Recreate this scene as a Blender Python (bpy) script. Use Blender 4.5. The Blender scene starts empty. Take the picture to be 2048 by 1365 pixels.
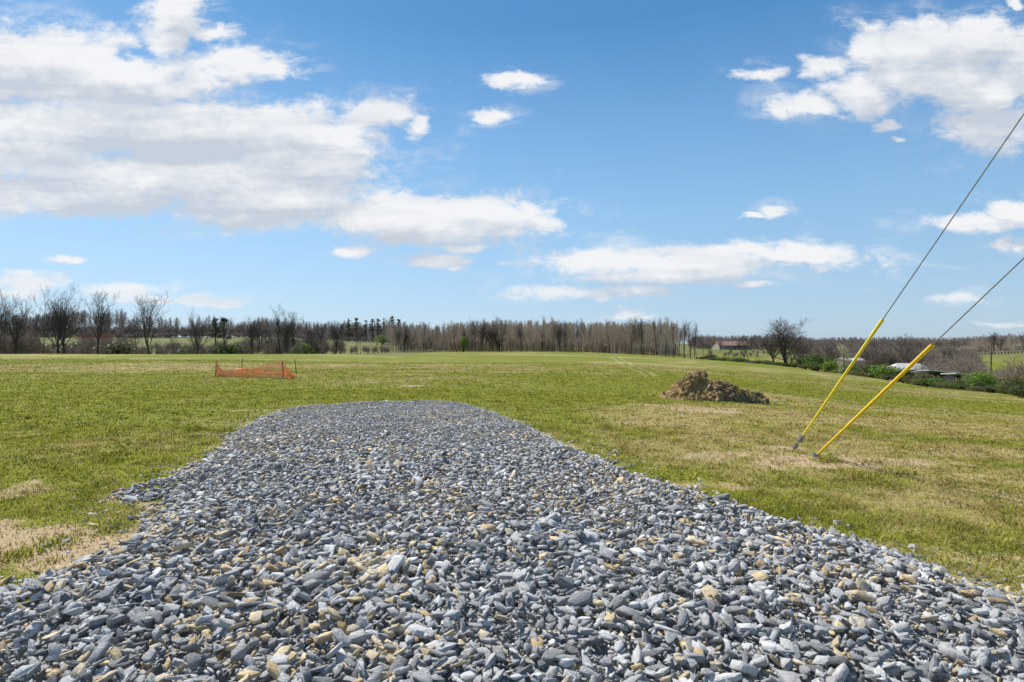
import bpy, bmesh, math, random
import numpy as np
from mathutils import Vector, Matrix
random.seed(7)
RS = np.random.RandomState(11)
scene = bpy.context.scene
COL = scene.collection
PI = math.pi
# ------------------------------------------------------------------ camera
EYE = 1.6; F = 1138.0; CX = 1024.0; HR = 688.0
cam_d = bpy.data.cameras.new("camera"); cam = bpy.data.objects.new("camera", cam_d); COL.objects.link(cam)
cam_d.sensor_width = 36; cam_d.lens = 36*F/2048; cam_d.clip_start = .05; cam_d.clip_end = 12000
cam.location = (0, 0, EYE); cam.rotation_euler = (math.radians(90)+math.atan(5.5/F), 0, 0)
scene.camera = cam
scene.render.resolution_x = 1024; scene.render.resolution_y = 682
# ------------------------------------------------------------------ light
SUN_AZ = math.radians(-43)      # left of the view direction (+Y)
SUN_EL = math.radians(48)
sdir = Vector((math.sin(SUN_AZ)*math.cos(SUN_EL), math.cos(SUN_AZ)*math.cos(SUN_EL), math.sin(SUN_EL)))
sl = bpy.data.lights.new("sun", 'SUN'); sl.energy = 4.8; sl.angle = math.radians(.53); sl.color = (1, .955, .89)
so = bpy.data.objects.new("sun", sl); COL.objects.link(so); so.location = (0, 0, 60)
so.rotation_euler = sdir.to_track_quat('Z', 'Y').to_euler()
scene.view_settings.view_transform = 'Standard'; scene.view_settings.look = 'None'
scene.view_settings.exposure = 0.5; scene.view_settings.gamma = 1

# node helper
class NT:
    def __init__(s, tree): s.t = tree; s.L = tree.links
    def n(s, typ, **kw):
        nd = s.t.nodes.new(typ)
        ins = kw.pop('ins', {})
        for k, v in kw.items(): setattr(nd, k, v)
        for k, v in ins.items(): s.set(nd.inputs[k], v)
        return nd
    def set(s, sock, v):
        if isinstance(v, bpy.types.NodeSocket): s.L.new(v, sock)
        elif isinstance(v, bpy.types.Node): s.L.new(v.outputs[0], sock)
        else: sock.default_value = v
    def m(s, op, a, b=None, c=None, clamp=False):
        nd = s.t.nodes.new('ShaderNodeMath'); nd.operation = op; nd.use_clamp = clamp
        for i, v in enumerate((a, b, c)):
            if v is not None: s.set(nd.inputs[i], v)
        return nd.outputs[0]
    def v(s, op, a, b=None, c=None):
        nd = s.t.nodes.new('ShaderNodeVectorMath'); nd.operation = op
        for i, v in enumerate((a, b, c)):
            if v is not None: s.set(nd.inputs[i], v)
        return nd.outputs['Value'] if op in ('LENGTH', 'DOT_PRODUCT', 'DISTANCE') else nd.outputs['Vector']
    def mix(s, f, a, b, mode='MIX'):
        nd = s.t.nodes.new('ShaderNodeMix'); nd.data_type = 'RGBA'; nd.blend_type = mode
        s.set(nd.inputs[0], f)
        s.set(nd.inputs[6], a if not isinstance(a, tuple) else (*a[:3], 1)); s.set(nd.inputs[7], b if not isinstance(b, tuple) else (*b[:3], 1))
        return nd.outputs[2]
    def ramp(s, f, lo, hi, a=0., b=1., smooth=True):
        nd = s.t.nodes.new('ShaderNodeMapRange'); nd.interpolation_type = 'SMOOTHSTEP' if smooth else 'LINEAR'
        s.set(nd.inputs[0], f)
        for i, v in enumerate((lo, hi, a, b)): s.set(nd.inputs[i+1], v)
        return nd.outputs[0]
    def noise(s, vec, scale, detail=4, rough=.55, dist=0., typ='3D'):
        nd = s.t.nodes.new('ShaderNodeTexNoise'); nd.noise_dimensions = typ
        if vec is not None: s.set(nd.inputs['Vector'], vec)
        s.set(nd.inputs['Scale'], scale); nd.inputs['Detail'].default_value = detail
        nd.inputs['Roughness'].default_value = rough; nd.inputs['Distortion'].default_value = dist
        return nd

world = bpy.data.worlds.new("World"); scene.world = world; world.use_nodes = True
wt = world.node_tree; wt.nodes.clear(); W = NT(wt)
sky = W.n('ShaderNodeTexSky', sky_type='NISHITA', sun_disc=False)
sky.sun_elevation = SUN_EL; sky.sun_rotation = SUN_AZ
sky.air_density = 1.1; sky.dust_density = .6; sky.ozone_density = 2.2; sky.altitude = 200
tc = W.n('ShaderNodeTexCoord')
# cloud field: lobes placed by direction (x/y, z/y), broken up with noise
CL = [  # px, row, rx, ry   (directions written as rows/columns of the view for convenience)
 (350,262,400,78),(600,262,150,58),(80,270,300,95),(690,270,75,38),
 (780,216,75,24),(838,244,30,24),
 (330,350,420,62),(150,385,300,52),(560,398,290,62),(800,428,300,46),(980,436,140,42),(1080,445,52,24),(640,320,150,60),(880,462,210,28),
 (740,224,60,26),(560,300,200,60),(60,120,240,84),(230,170,300,60),(350,30,75,44),(420,66,60,18),(330,90,60,30),(460,130,120,36),(540,140,50,18),
 (60,562,75,16),(128,523,38,6),(330,597,130,9),(250,578,90,12),(40,585,60,10),(440,602,50,5),
 (1015,159,62,15),(1055,157,35,8),(985,234,40,13),(708,505,46,14),(915,497,44,9),(862,524,78,14),
 (1380,527,330,30),(1600,512,140,20),(1180,520,120,22),(1450,500,190,16),(1300,556,190,16),(1160,588,150,13),(1270,586,70,7),(1510,571,45,8),(1255,622,32,8),(1255,632,60,5),
 (1800,150,110,40),(1740,100,60,50),(1900,150,150,50),(1850,105,160,72),(1965,92,120,58),(1750,90,60,40),(1740,188,88,40),(1630,207,90,24),(1560,214,32,20),(1530,144,55,15),(1650,135,60,18),
 (1965,190,120,48),(1985,255,110,44),(2040,130,80,80),(1785,256,24,9),(1795,284,20,6),
 (1940,440,130,16),(2020,424,60,20),(2010,482,34,15),(2040,490,20,12),(1540,423,34,12),(1500,431,22,4),(1922,600,58,12),(2000,650,60,5),
 (2038,8,16,7),
 (-300,200,260,110),(-500,420,240,60),(2400,200,240,90),(2500,450,200,40),
 (300,-150,380,70),(1000,-420,300,90),(1900,-300,320,110),(-200,-500,360,160),
]
g = bpy.data.node_groups.new("cloud_field", 'ShaderNodeTree')
g.interface.new_socket("P", in_out='INPUT', socket_type='NodeSocketVector')
g.interface.new_socket("D", in_out='OUTPUT', socket_type='NodeSocketFloat')
G = NT(g); gi = G.n('NodeGroupInput'); go = G.n('NodeGroupOutput')
P = gi.outputs[0]
Ps = G.v('MULTIPLY', P, (1., 1.9, 1.))
wrp = G.noise(Ps, 5.5, 5, .58)
wv = G.v('SUBTRACT', wrp.outputs['Color'], (.5, .5, .5))
Pw = G.v('MULTIPLY_ADD', wv, (.085, .045, 0.), P)
wrp2 = G.noise(Ps, 20, 3, .6)
wv2 = G.v('SUBTRACT', wrp2.outputs['Color'], (.5, .5, .5))
Pw = G.v('MULTIPLY_ADD', wv2, (.034, .020, 0.), Pw)
acc = None
for (px, row, rx, ry) in CL:
    small = ry < 45
    kx_, ky_ = (1.22, 1.55) if small else (1.08, 1.15)
    cx, cy, sx, sy = (px-CX)/F, (HR-row)/F, F/(rx*kx_), F/(ry*ky_)
    q = G.v('MULTIPLY_ADD', Pw, (sx, sy, 0.), (-cx*sx, -cy*sy, 0.))
    l = G.v('LENGTH', q)
    l = G.m('MULTIPLY', G.m('SUBTRACT', .93 if small else .97, l), (1.05 if small else 1.35))
    acc = l if acc is None else G.m('MAXIMUM', acc, l)
nz = G.noise(Ps, 9, 9, .60, .25)
nb = G.noise(G.v('MULTIPLY', P, (1., 5.5, 1.)), 5, 5, .55)
nf = G.noise(G.v('MULTIPLY', P, (1., 1.6, 1.)), 30, 6, .62, .4)
d = G.m('ADD', acc, G.m('MULTIPLY', G.m('SUBTRACT', nz.outputs[0], .5), 1.4))
d = G.m('ADD', d, G.m('MULTIPLY', G.m('SUBTRACT', nf.outputs[0], .5), 1.15))
d = G.m('ADD', d, G.m('MULTIPLY', G.m('SUBTRACT', nb.outputs[0], .5), .55))
g.links.new(d, go.inputs[0])
sep = W.n('ShaderNodeSeparateXYZ'); W.L.new(tc.outputs['Generated'], sep.inputs[0])
ay = W.m('MAXIMUM', W.m('ABSOLUTE', sep.outputs[1]), .02)
uv = W.n('ShaderNodeCombineXYZ'); W.set(uv.inputs[0], W.m('DIVIDE', sep.outputs[0], ay)); W.set(uv.inputs[1], W.m('DIVIDE', sep.outputs[2], ay))
def cf(off):
    nd = W.n('ShaderNodeGroup'); nd.node_tree = g
    W.set(nd.inputs[0], W.v('ADD', uv.outputs[0], off)); return nd.outputs[0]
D0 = cf((0, 0, 0)); D1 = cf((-.010, .030, 0)); D2 = cf((-.02, .055, 0))
alpha = W.ramp(D0, -.10, .60)
lowfade = W.ramp(uv.outputs[0], 0, 1)  # placeholder
sepu = W.n('ShaderNodeSeparateXYZ'); W.set(sepu.inputs[0], uv.outputs[0])
lit = W.m('ADD', .82, W.m('MULTIPLY', W.m('SUBTRACT', D0, D1), .55))
lit = W.m('SUBTRACT', lit, W.m('MULTIPLY', W.ramp(D2, -.1, 1.1), .62), clamp=True)
bn = W.noise(W.v('MULTIPLY', uv.outputs[0], (1., 9., 1.)), 2.2, 5, .55, .5)
lit = W.m('ADD', lit, W.m('MULTIPLY', W.m('SUBTRACT', bn.outputs[0], .5), 2.6), clamp=True)
ccol = W.mix(lit, (4.1, 4.5, 5.1), (6.45, 6.5, 6.62))
wn = W.noise(W.v('MULTIPLY', uv.outputs[0], (1., 2.6, 1.)), 7, 9, .66, .6)
wisp = W.m('MULTIPLY', W.m('MULTIPLY', W.ramp(D0, -.85, .1), W.ramp(wn.outputs[0], .46, .68)), .42)
alpha = W.m('MAXIMUM', alpha, wisp)
horiz = W.ramp(sepu.outputs[1], 0., .16, .62, 1.)
alpha = W.m('MULTIPLY', alpha, horiz); alpha = W.m('MULTIPLY', alpha, .97)
cr = W.n('ShaderNodeValToRGB'); W.L.new(sep.outputs[2], cr.inputs[0]); el_ = cr.color_ramp
K = 1/1.41/1.2
el_.elements[0].position = 0.; el_.elements[0].color = (.86*K, 1.06*K, 1.62*K, 1); el_.elements[1].position = 1.; el_.elements[1].color = (.5*K, 1.0*K, 1.25*K, 1)
for p_, c_ in ((.064, (.90, 1.08, 1.45)), (.22, (1.10, 1.33, 1.40)), (.337, (1.0, 1.32, 1.43)), (.49, (.60, 1.09, 1.34))):
    q_ = el_.elements.new(p_); q_.color = (c_[0]*K, c_[1]*K, c_[2]*K, 1)
tint = W.v('SCALE', cr.outputs[0]); tint.node.inputs['Scale'].default_value = 1.2
skyc = W.mix(1., sky.outputs[0], tint, 'MULTIPLY')
cr2 = W.n('ShaderNodeValToRGB'); W.L.new(sep.outputs[2], cr2.inputs[0]); e2 = cr2.color_ramp
e2.elements[0].position = 0; e2.elements[0].color = (.50, .66, .80, 1); e2.elements[1].position = 1.; e2.elements[1].color = (.05, .18, .45, 1)
for p_, c_ in ((.064, (.445, .631, .791)), (.22, (.287, .527, .807)), (.337, (.195, .413, .730)), (.49, (.089, .270, .578))):
    q_ = e2.elements.new(p_); q_.color = (*c_, 1)
air = W.v('SCALE', cr2.outputs[0]); air.node.inputs['Scale'].default_value = 1/.141
skyc = W.mix(.62, skyc, air)
SKYGAIN = 1.0
skyc = W.mix(alpha, skyc, ccol)
bg = W.n('ShaderNodeBackground'); W.L.new(skyc, bg.inputs[0]); bg.inputs[1].default_value = .1
wo = W.n('ShaderNodeOutputWorld'); W.L.new(bg.outputs[0], wo.inputs[0])

# ------------------------------------------------------------------ numpy noise + terrain
def hash2(ix, iy, seed):
    h = (ix.astype(np.int64)*374761393 + iy.astype(np.int64)*668265263 + seed*974634777) & 0xffffffff
    h = ((h ^ (h >> 13))*1274126177) & 0xffffffff
    h = h ^ (h >> 16)
    return (h & 0xffff)/65535.0
def vnoise(x, y, seed=0):
    x = np.asarray(x, float); y = np.asarray(y, float)
    ix = np.floor(x); iy = np.floor(y); fx = x-ix; fy = y-iy
    fx = fx*fx*(3-2*fx); fy = fy*fy*(3-2*fy)
    a = hash2(ix, iy, seed); b = hash2(ix+1, iy, seed); c = hash2(ix, iy+1, seed); d = hash2(ix+1, iy+1, seed)
    return (a*(1-fx)+b*fx)*(1-fy)+(c*(1-fx)+d*fx)*fy
def fbm(x, y, scale=1., oct=4, seed=0, gain=.5):
    s = 0; a = 1; t = 0; f = scale
    for o in range(oct):
        s = s+a*vnoise(np.asarray(x)*f+17.3*o, np.asarray(y)*f-9.1*o, seed+o*7); t += a; a *= gain; f *= 2.03
    return s/t            # 0..1
def sstep(a, b, x):
    t = np.clip((x-a)/(b-a), 0, 1); return t*t*(3-2*t)

CP = [ # column, row, distance: what height the land has there
 (0,757,30),(0,726,60),(0,709,110),(433,757,31),(592,750,33),(433,726,60),(433,708.5,110),
 (700,740,48),(700,722,80),(700,709,130),(700,708,190),
 (900,730,65),(900,715,120),(900,704.5,230),(1050,703.5,240),(1050,715,120),(1150,704.5,240),(1150,730,68),
 (1300,755,35),(1300,730,75),(1300,717,150),(1300,711.5,225),(1400,719,200),(1400,745,50),
 (1318,800,19.5),(1430,808,20),(1540,812,19.5),(1500,750,60),(1500,727,165),(1500,735,110),
 (1600,800,23),(1600,760,55),(1600,737,135),(1600,745,90),(1750,800,28),(1750,757,98),(1750,772,60),
 (1900,830,23),(1900,800,42),(1900,779,74),(2048,850,17),(2048,820,31),(2048,798,52),
 # beyond the field
 (0,0,150,-2.6),(433,0,150,-2.6),(640,0,165,-2.2),(0,0,200,-2.3),(433,0,200,-2.2),
 (0,688,290),(433,688,290),(0,673,350),(433,674,350),(600,677,350),(700,683,350),(780,686,360),(780,690,300),(0,0,450,6),(433,0,450,6),(700,0,450,2),
 (640,704,230),(900,0,300,-1.6),(1150,0,320,-2),(1300,0,300,-3.5),(1000,0,500,-1),
 (1400,711,270),(1450,700,370),(1500,722,220),(1530,703,310),(1600,0,200,-6.5),(1650,705,330),(1700,0,170,-7.5),(1750,0,220,-9),(1800,0,150,-8.6),
 (1800,0,300,-7),(1900,0,105,-7.3),(1900,0,130,-7.8),(1990,0,85,-6.2),(2048,0,75,-5.0),(2048,0,120,-6.6),(2048,720,205),(1950,722,230),(2048,705,262),(1950,710,270),
 (1400,0,550,-2),(1700,0,550,-4),(2048,0,550,0),(2400,0,300,-1),(2400,0,120,-5),(2600,0,60,-3),(3000,0,30,-2),(-600,0,100,-.5),(-600,0,250,1),(-600,0,400,5),(-1200,0,60,-.3),
]
pts = []
for c in CP:
    if len(c) == 3: px, row, Y = c; z = EYE-(row-HR)/F*Y
    else: px, _, Y, z = c
    pts.append(((px-CX)/F*Y, Y, z))
for x, y, z in [(0,0,0),(-20,0,0),(20,0,-.2),(0,-40,0),(-80,-40,0),(80,-40,-1),(0,-300,0),(-300,-200,0),(300,-200,-2),(-300,0,0),(300,0,-4),
                (-12,14,0),(0,18,0),(7,13,-.05),(0,10,0),(-4,24,-.1),(5,25,-.25),
                (0,900,-1),(-900,900,2),(900,900,0),(-900,0,0),(900,0,-2),(0,-900,0),(-600,500,5),(700,400,-1)]:
    pts.append((x, y, z))
pts = np.array(pts); XY = pts[:, :2]
def kern(r): return np.sqrt(r*r+12.**2)
A = kern(np.linalg.norm(XY[:, None]-XY[None], axis=2))
n = len(pts); M_ = np.zeros((n+1, n+1)); M_[:n, :n] = A+np.eye(n)*-.15; M_[n, :n] = 1; M_[:n, n] = 1
wts = np.linalg.solve(M_, np.append(pts[:, 2], 0))
def rawH(x, y):
    x = np.asarray(x, float); y = np.asarray(y, float); sh = x.shape; q = np.stack([x.ravel(), y.ravel()], 1)
    out = np.empty(len(q))
    for i in range(0, len(q), 20000):
        r = np.linalg.norm(q[i:i+20000, None]-XY[None], axis=2); out[i:i+20000] = kern(r)@wts[:n]+wts[n]
    return out.reshape(sh)
# the gravel drive: its outline on the ground
GP = [(-700,1250),(-200,1215),(0,1172),(60,1138),(190,1088),(280,1040),(322,1003),(300,990),(215,988),(238,968),(330,951),(395,918),(425,885),(475,852),(530,826),(600,814),(740,806),(900,804),(960,812),(1030,835),(1100,865),(1180,900),(1262,937),(1350,962),(1450,992),(1540,1017),(1620,1042),(1720,1066),(1850,1112),(1900,1138),(1960,1152),(2048,1192),(2300,1260),(2900,1330)]
GZ = .07
gpoly = [((px-CX)/F*(Y := (EYE-GZ)*F/(row-HR)), Y) for px, row in GP]
gpoly = np.array(gpoly+[(8, -4.), (-8, -4.)])
def gdist(x, y):
    """signed distance to the drive outline, positive inside"""
    x = np.asarray(x, float); y = np.asarray(y, float)
    best = np.full(x.shape, 1e9); inside = np.zeros(x.shape, bool)
    m = len(gpoly)
    for i in range(m):
        ax, ay = gpoly[i]; bx, by = gpoly[(i+1) % m]
        dx, dy = bx-ax, by-ay
        t = np.clip(((x-ax)*dx+(y-ay)*dy)/(dx*dx+dy*dy), 0, 1)
        best = np.minimum(best, np.hypot(x-ax-t*dx, y-ay-t*dy))
        c = ((ay > y) != (by > y)) & (x < (bx-ax)*(y-ay)/((by-ay) if by != ay else 1e-9)+ax)
        inside ^= c
    return np.where(inside, best, -best)
def H(x, y):
    x = np.asarray(x, float); y = np.asarray(y, float)
    r = np.hypot(x, y)
    z = rawH(x, y)*sstep(5, 22, r)
    z = z+(fbm(x, y, .9, 3, 3)-.5)*.05*sstep(1., 4, r)+(fbm(x, y, .07, 3, 5)-.5)*.30*sstep(12, 50, r)*(1-.5*sstep(60, 90, r))
    z = z+(fbm(x, y, .012, 3, 9)-.5)*4*sstep(280, 600, r)
    return z
def gravH(x, y, gd=None):
    if gd is None: gd = gdist(x, y)
    return H(x, y)+.10*sstep(-.05, .55, gd)+(fbm(x, y, 1.3, 3, 21)-.5)*.07*sstep(.1, .8, gd)
def at(px, Y): return (px-CX)/F*Y
def base(px, Y): x = at(px, Y); return Vector((x, Y, float(H(x, Y))))
def hz(row, Y): return EYE-(row-HR)/F*Y     # height that shows at this row at this distance

# ---- ground cover fields (albedo zones, in metres on the ground)
def g2w(px, row): Y = EYE*F/(row-HR); return at(px, Y), Y
def blob(x, y, px, row, rx, ry, ang=0.):
    cx, cy = g2w(px, row); dx, dy = x-cx, y-cy
    c, s = math.cos(ang), math.sin(ang); u, v = dx*c+dy*s, -dx*s+dy*c
    return np.sqrt((u/rx)**2+(v/ry)**2)
_r = random.Random(4)
SPOTS = [(_r.uniform(-50, 2100), _r.uniform(735, 1000)**1., _r.uniform(.12, .5), _r.uniform(.1, .35), _r.uniform(.45, .8)) for _ in range(34)]
def cover(x, y):
    """dryness 0..1, bare soil 0..1"""
    x = np.asarray(x, float); y = np.asarray(y, float); r = np.hypot(x, y); gd = gdist(x, y)
    n1 = fbm(x, y, .35, 4, 31); n2 = fbm(x, y, .055, 4, 37); n3 = fbm(x, y, 1.7, 3, 41); n4 = fbm(x*.5, y*1.2, .16, 4, 43)
    dry = .42+(n1-.5)*1.2+(n2-.5)*1.3+(n3-.5)*.5
    side = sstep(1., 6.5, x-.10*y)*(1-sstep(18, 34, y))         # right of the drive: straw
    dry = dry+.24*side+.55*(n3-.5)*side
    dry = dry+.34*np.exp(-((y-12.5-.12*(x-6)+1.5*(n2-.5))/2.1)**2)*sstep(1., 3, x)
    dry = dry+.30*sstep(3, 20, x-.06*y)*np.exp(-((y-52)/16.)**2)*1.2    # browner slope on the right
    dry = dry-.35*np.exp(-((y-33)/5.5)**2)*sstep(-6, 3, x)
    dry = dry-.22*sstep(-4, -20, x-0*y)*sstep(9, 14, y)*(1-sstep(22, 45, y))
    dry = dry-.22*np.exp(-((gd+.35)/.35)**2)*(x > 0)*(.4+1.2*n1)-.2*np.exp(-((y-20-.2*x)/5)**2)*(x < 2)
    dry = dry-.10*sstep(60, 140, r)+(n4-.5)*.30*sstep(12, 40, r)
    bare = np.zeros_like(x)
    for (px, row, rx, ry, st) in [(1430,809,2.5,1.4,.75),(1610,925,1.6,.5,.8),(1900,1005,1.7,.45,.45),(1480,912,1.4,.5,.7),(1990,1130,.9,.4,.5),(60,1080,2.3,.7,1.),(150,1125,1.1,.30,.7),(-150,1100,1.5,.6,.8),(40,985,.9,.22,.35),(110,1060,.9,.25,.6),
                                  (330,880,.5,.25,.5),(560,822,1.3,.25,.7),(650,813,1.3,.25,.55),(395,800,.5,1.6,.35),(825,770,.75,.5,.9),
                                  (1560,898,.45,.22,.75),(1680,905,.7,.3,.45),(1250,885,1.2,.5,.35),(1480,925,.6,.3,.4),(1860,985,1.2,.25,.5),(1960,1010,1.1,.3,.4),
                                  (10,713,6,3,.5)]+SPOTS:
        b = blob(x, y, px, row, rx, ry)+(n3-.5)*2.2+(n1-.5)*.8
        bare = np.maximum(bare, st*(1-sstep(.45, 1.25, b)))
    bare = np.maximum(bare, .75*np.exp(-((gd+.02)/.16)**2)*sstep(.45, .65, n3)*(x < 1.5)*.8)
    return np.clip(dry, 0, 1), np.clip(bare, 0, 1)

# ------------------------------------------------------------------ mesh helpers
def mesh_np(name, verts, faces, mat=None, attrs=None, smooth=False, parent=None):
    """verts (n,3), faces (m,k) constant k"""
    verts = np.asarray(verts, np.float32); faces = np.asarray(faces, np.int32); m, k = faces.shape
    me = bpy.data.meshes.new(name)
    me.vertices.add(len(verts)); me.vertices.foreach_set('co', verts.ravel())
    me.loops.add(m*k); me.loops.foreach_set('vertex_index', faces.ravel())
    me.polygons.add(m); me.polygons.foreach_set('loop_start', np.arange(0, m*k, k, dtype=np.int32))
    me.polygons.foreach_set('loop_total', np.full(m, k, np.int32))
    if smooth: me.polygons.foreach_set('use_smooth', np.ones(m, bool))
    me.update(calc_edges=True)
    for an, av in (attrs or {}).items():
        a = me.attributes.new(an, 'FLOAT', 'POINT'); a.data.foreach_set('value', np.asarray(av, np.float32))
    if mat: me.materials.append(mat)
    o = bpy.data.objects.new(name, me); COL.objects.link(o)
    if parent: o.parent = parent
    return o
class MB:
    def __init__(s): s.v = []; s.f = []
    def box(s, c, d, R=None):
        b = len(s.v)
        for z in (-.5, .5):
            for x, y in ((-.5,-.5),(.5,-.5),(.5,.5),(-.5,.5)):
                p = Vector((x*d[0], y*d[1], z*d[2]))
                if R is not None: p = R@p
                s.v.append(tuple(Vector(c)+p))
        s.f += [tuple(b+i for i in q) for q in ((3,2,1,0),(4,5,6,7),(0,1,5,4),(1,2,6,5),(2,3,7,6),(3,0,4,7))]
    def tube(s, P_, R_, n=6, cap=True, ph=0.):
        P_ = [Vector(p) for p in P_]; b = len(s.v); k = len(P_)
        ref = None
        for i, p in enumerate(P_):
            t = (P_[min(i+1, k-1)]-P_[max(i-1, 0)])
            if t.length < 1e-9: t = Vector((0, 0, 1))
            t.normalize()
            if ref is None:
                ref = Vector((0, 1, 0)) if abs(t.y) < .9 else Vector((1, 0, 0))
            u = ref-t*ref.dot(t)
            if u.length < 1e-5: u = t.orthogonal()
            u.normalize(); ref = u; w = t.cross(u)
            for j in range(n):
                a = 2*PI*j/n+ph; s.v.append(tuple(p+(u*math.cos(a)+w*math.sin(a))*R_[i]))
        for i in range(k-1):
            for j in range(n):
                a, c = b+i*n+j, b+i*n+(j+1) % n
                s.f.append((a, c, c+n, a+n))
        if cap:
            s.f.append(tuple(b+j for j in range(n))[::-1]); s.f.append(tuple(b+(k-1)*n+j for j in range(n)))
    def build(s, name, mat, parent=None, smooth=False):
        me = bpy.data.meshes.new(name); me.from_pydata(s.v, [], s.f)
        if smooth:
            for p in me.polygons: p.use_smooth = True
        me.materials.append(mat); me.update()
        o = bpy.data.objects.new(name, me); COL.objects.link(o)
        if parent: o.parent = parent
        return o
def tag(o, label=None, cat=None, group=None, kind=None):
    if label: o['label'] = label
    if cat: o['category'] = cat
    if group: o['group'] = group
    if kind: o['kind'] = kind
    return o
def empty(name, loc, rz=0., sc=1.):
    o = bpy.data.objects.new(name, None); o.empty_display_size = .3; COL.objects.link(o)
    o.location = loc; o.rotation_euler = (0, 0, rz); o.scale = (sc, sc, sc) if not isinstance(sc, tuple) else sc
    return o
def copy_mesh(o, parent):
    c = o.copy(); COL.objects.link(c); c.parent = parent; return c

# ------------------------------------------------------------------ materials
def mat(name, rough=.8, spec=.3):
    m = bpy.data.materials.new(name); m.use_nodes = True; T = NT(m.node_tree)
    b = m.node_tree.nodes['Principled BSDF']; b.inputs['Roughness'].default_value = rough
    b.inputs['Specular IOR Level'].default_value = spec
    return m, T, b
def simple(name, col, rough=.7, var=.15, scale=8., bump=.1, metal=0., spec=.3):
    m, T, b = mat(name, rough, spec)
    co = T.n('ShaderNodeTexCoord'); nz = T.noise(co.outputs['Object'], scale, 5, .6)
    f = T.ramp(nz.outputs[0], .25, .75, 1-var, 1+var, False)
    c = T.mix(1., col, (0, 0, 0), 'MIX'); c = T.v('SCALE', (col[0], col[1], col[2])); c.node.inputs[0].default_value = col
    T.set(c.node.inputs['Scale'], f); T.L.new(c, b.inputs['Base Color'])
    if bump:
        bp = T.n('ShaderNodeBump'); T.set(bp.inputs['Height'], nz.outputs[0]); bp.inputs['Strength'].default_value = bump; bp.inputs['Distance'].default_value = .02
        T.L.new(bp.outputs[0], b.inputs['Normal'])
    b.inputs['Metallic'].default_value = metal
    return m
# ground
GREEN_A = (.110, .128, .012); GREEN_B = (.185, .195, .020); STRAW = (.24, .19, .065); STRAW_B = (.35, .285, .125); SOIL = (.30, .215, .12)
m_ground, T, b = mat('field_turf', .95, .1)
co = T.n('ShaderNodeTexCoord'); pos = co.outputs['Object']
ad = T.n('ShaderNodeAttribute', attribute_name='dry').outputs['Fac']; ab = T.n('ShaderNodeAttribute', attribute_name='bare').outputs['Fac']
atk = T.n('ShaderNodeAttribute', attribute_name='track').outputs['Fac']
far = T.n('ShaderNodeAttribute', attribute_name='far').outputs['Fac']
n1 = T.noise(pos, 2.2, 6, .68).outputs[0]; n2 = T.noise(pos, 22., 4, .7).outputs[0]; n3 = T.noise(pos, .35, 5, .6).outputs[0]
f = T.m('ADD', ad, T.m('MULTIPLY', T.m('SUBTRACT', n1, .5), .9)); f = T.m('ADD', f, T.m('MULTIPLY', T.m('SUBTRACT', n2, .5), .9)); f = T.m('ADD', f, T.m('MULTIPLY', T.m('SUBTRACT', n3, .5), .5))
gcol = T.mix(T.ramp(n1, .3, .7), GREEN_A, GREEN_B)
c = T.mix(T.ramp(f, .25, .95), gcol, T.mix(n2, STRAW, STRAW_B))
sc_ = T.mix(T.ramp(n2, .3, .7), SOIL, (.44, .335, .205))
c = T.mix(T.ramp(T.m('ADD', ab, T.m('MULTIPLY', T.m('SUBTRACT', n2, .5), 1.1)), .30, .75), c, sc_)
c = T.mix(T.m('MULTIPLY', atk, .6), c, (.36, .34, .17))
c = T.mix(T.m('MULTIPLY', far, .85), c, T.mix(T.ramp(T.noise(pos, .03, 4, .6).outputs[0], .35, .65), (.105, .125, .035), (.15, .14, .06)))  # far slopes olive, also darkened in the colour to suggest grazing light
T.L.new(c, b.inputs['Base Color'])
bp = T.n('ShaderNodeBump'); T.set(bp.inputs['Height'], T.m('ADD', n1, T.m('MULTIPLY', n2, .6))); bp.inputs['Strength'].default_value = .5; bp.inputs['Distance'].default_value = .05
T.L.new(bp.outputs[0], b.inputs['Normal'])
# grass blades
m_grass, T, b = mat('grass_blades', .85, .0)
ad = T.n('ShaderNodeAttribute', attribute_name='tone').outputs['Fac']; ar = T.n('ShaderNodeAttribute', attribute_name='rnd').outputs['Fac']
gc = T.mix(ar, (.080, .110, .006), (.43, .43, .050)); sc_ = T.mix(ar, (.20, .135, .040), (.62, .50, .25))
c = T.mix(ad, gc, sc_); T.L.new(c, b.inputs['Base Color'])
tr = T.n('ShaderNodeBsdfTranslucent'); T.L.new(c, tr.inputs[0]); mx = T.n('ShaderNodeMixShader'); mx.inputs[0].default_value = .4
T.L.new(b.outputs[0], mx.inputs[1]); T.L.new(tr.outputs[0], mx.inputs[2]); T.L.new(mx.outputs[0], m_grass.node_tree.nodes['Material Output'].inputs[0])
# stone
m_stone, T, b = mat('crushed_slate', .82, .25)
co = T.n('ShaderNodeTexCoord'); pos = co.outputs['Object']
ar = T.n('ShaderNodeAttribute', attribute_name='rnd').outputs['Fac']; at_ = T.n('ShaderNodeAttribute', attribute_name='tan').outputs['Fac']
na = T.noise(pos, 55, 5, .70).outputs[0]; nb_ = T.noise(pos, 13, 4, .65).outputs[0]
ns_ = T.noise(T.v('MULTIPLY', pos, (1., 3.2, 2.)), 34, 4, .7, 1.2).outputs[0]
gr = T.mix(ar, (.175, .176, .176), (.76, .75, .72)); tn = T.mix(ar, (.52, .365, .17), (.86, .68, .40))
gr = T.mix(T.m('MULTIPLY', T.ramp(nb_, .58, .72), .30), gr, (.44, .38, .27))
c = T.mix(at_, gr, tn)
sc2 = T.n('ShaderNodeVectorMath', operation='SCALE'); T.L.new(c, sc2.inputs[0]); T.set(sc2.inputs['Scale'], T.ramp(T.m('ADD', T.m('MULTIPLY', na, .6), T.m('MULTIPLY', ns_, .4)), .3, .7, .66, 1.30, False))
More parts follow.
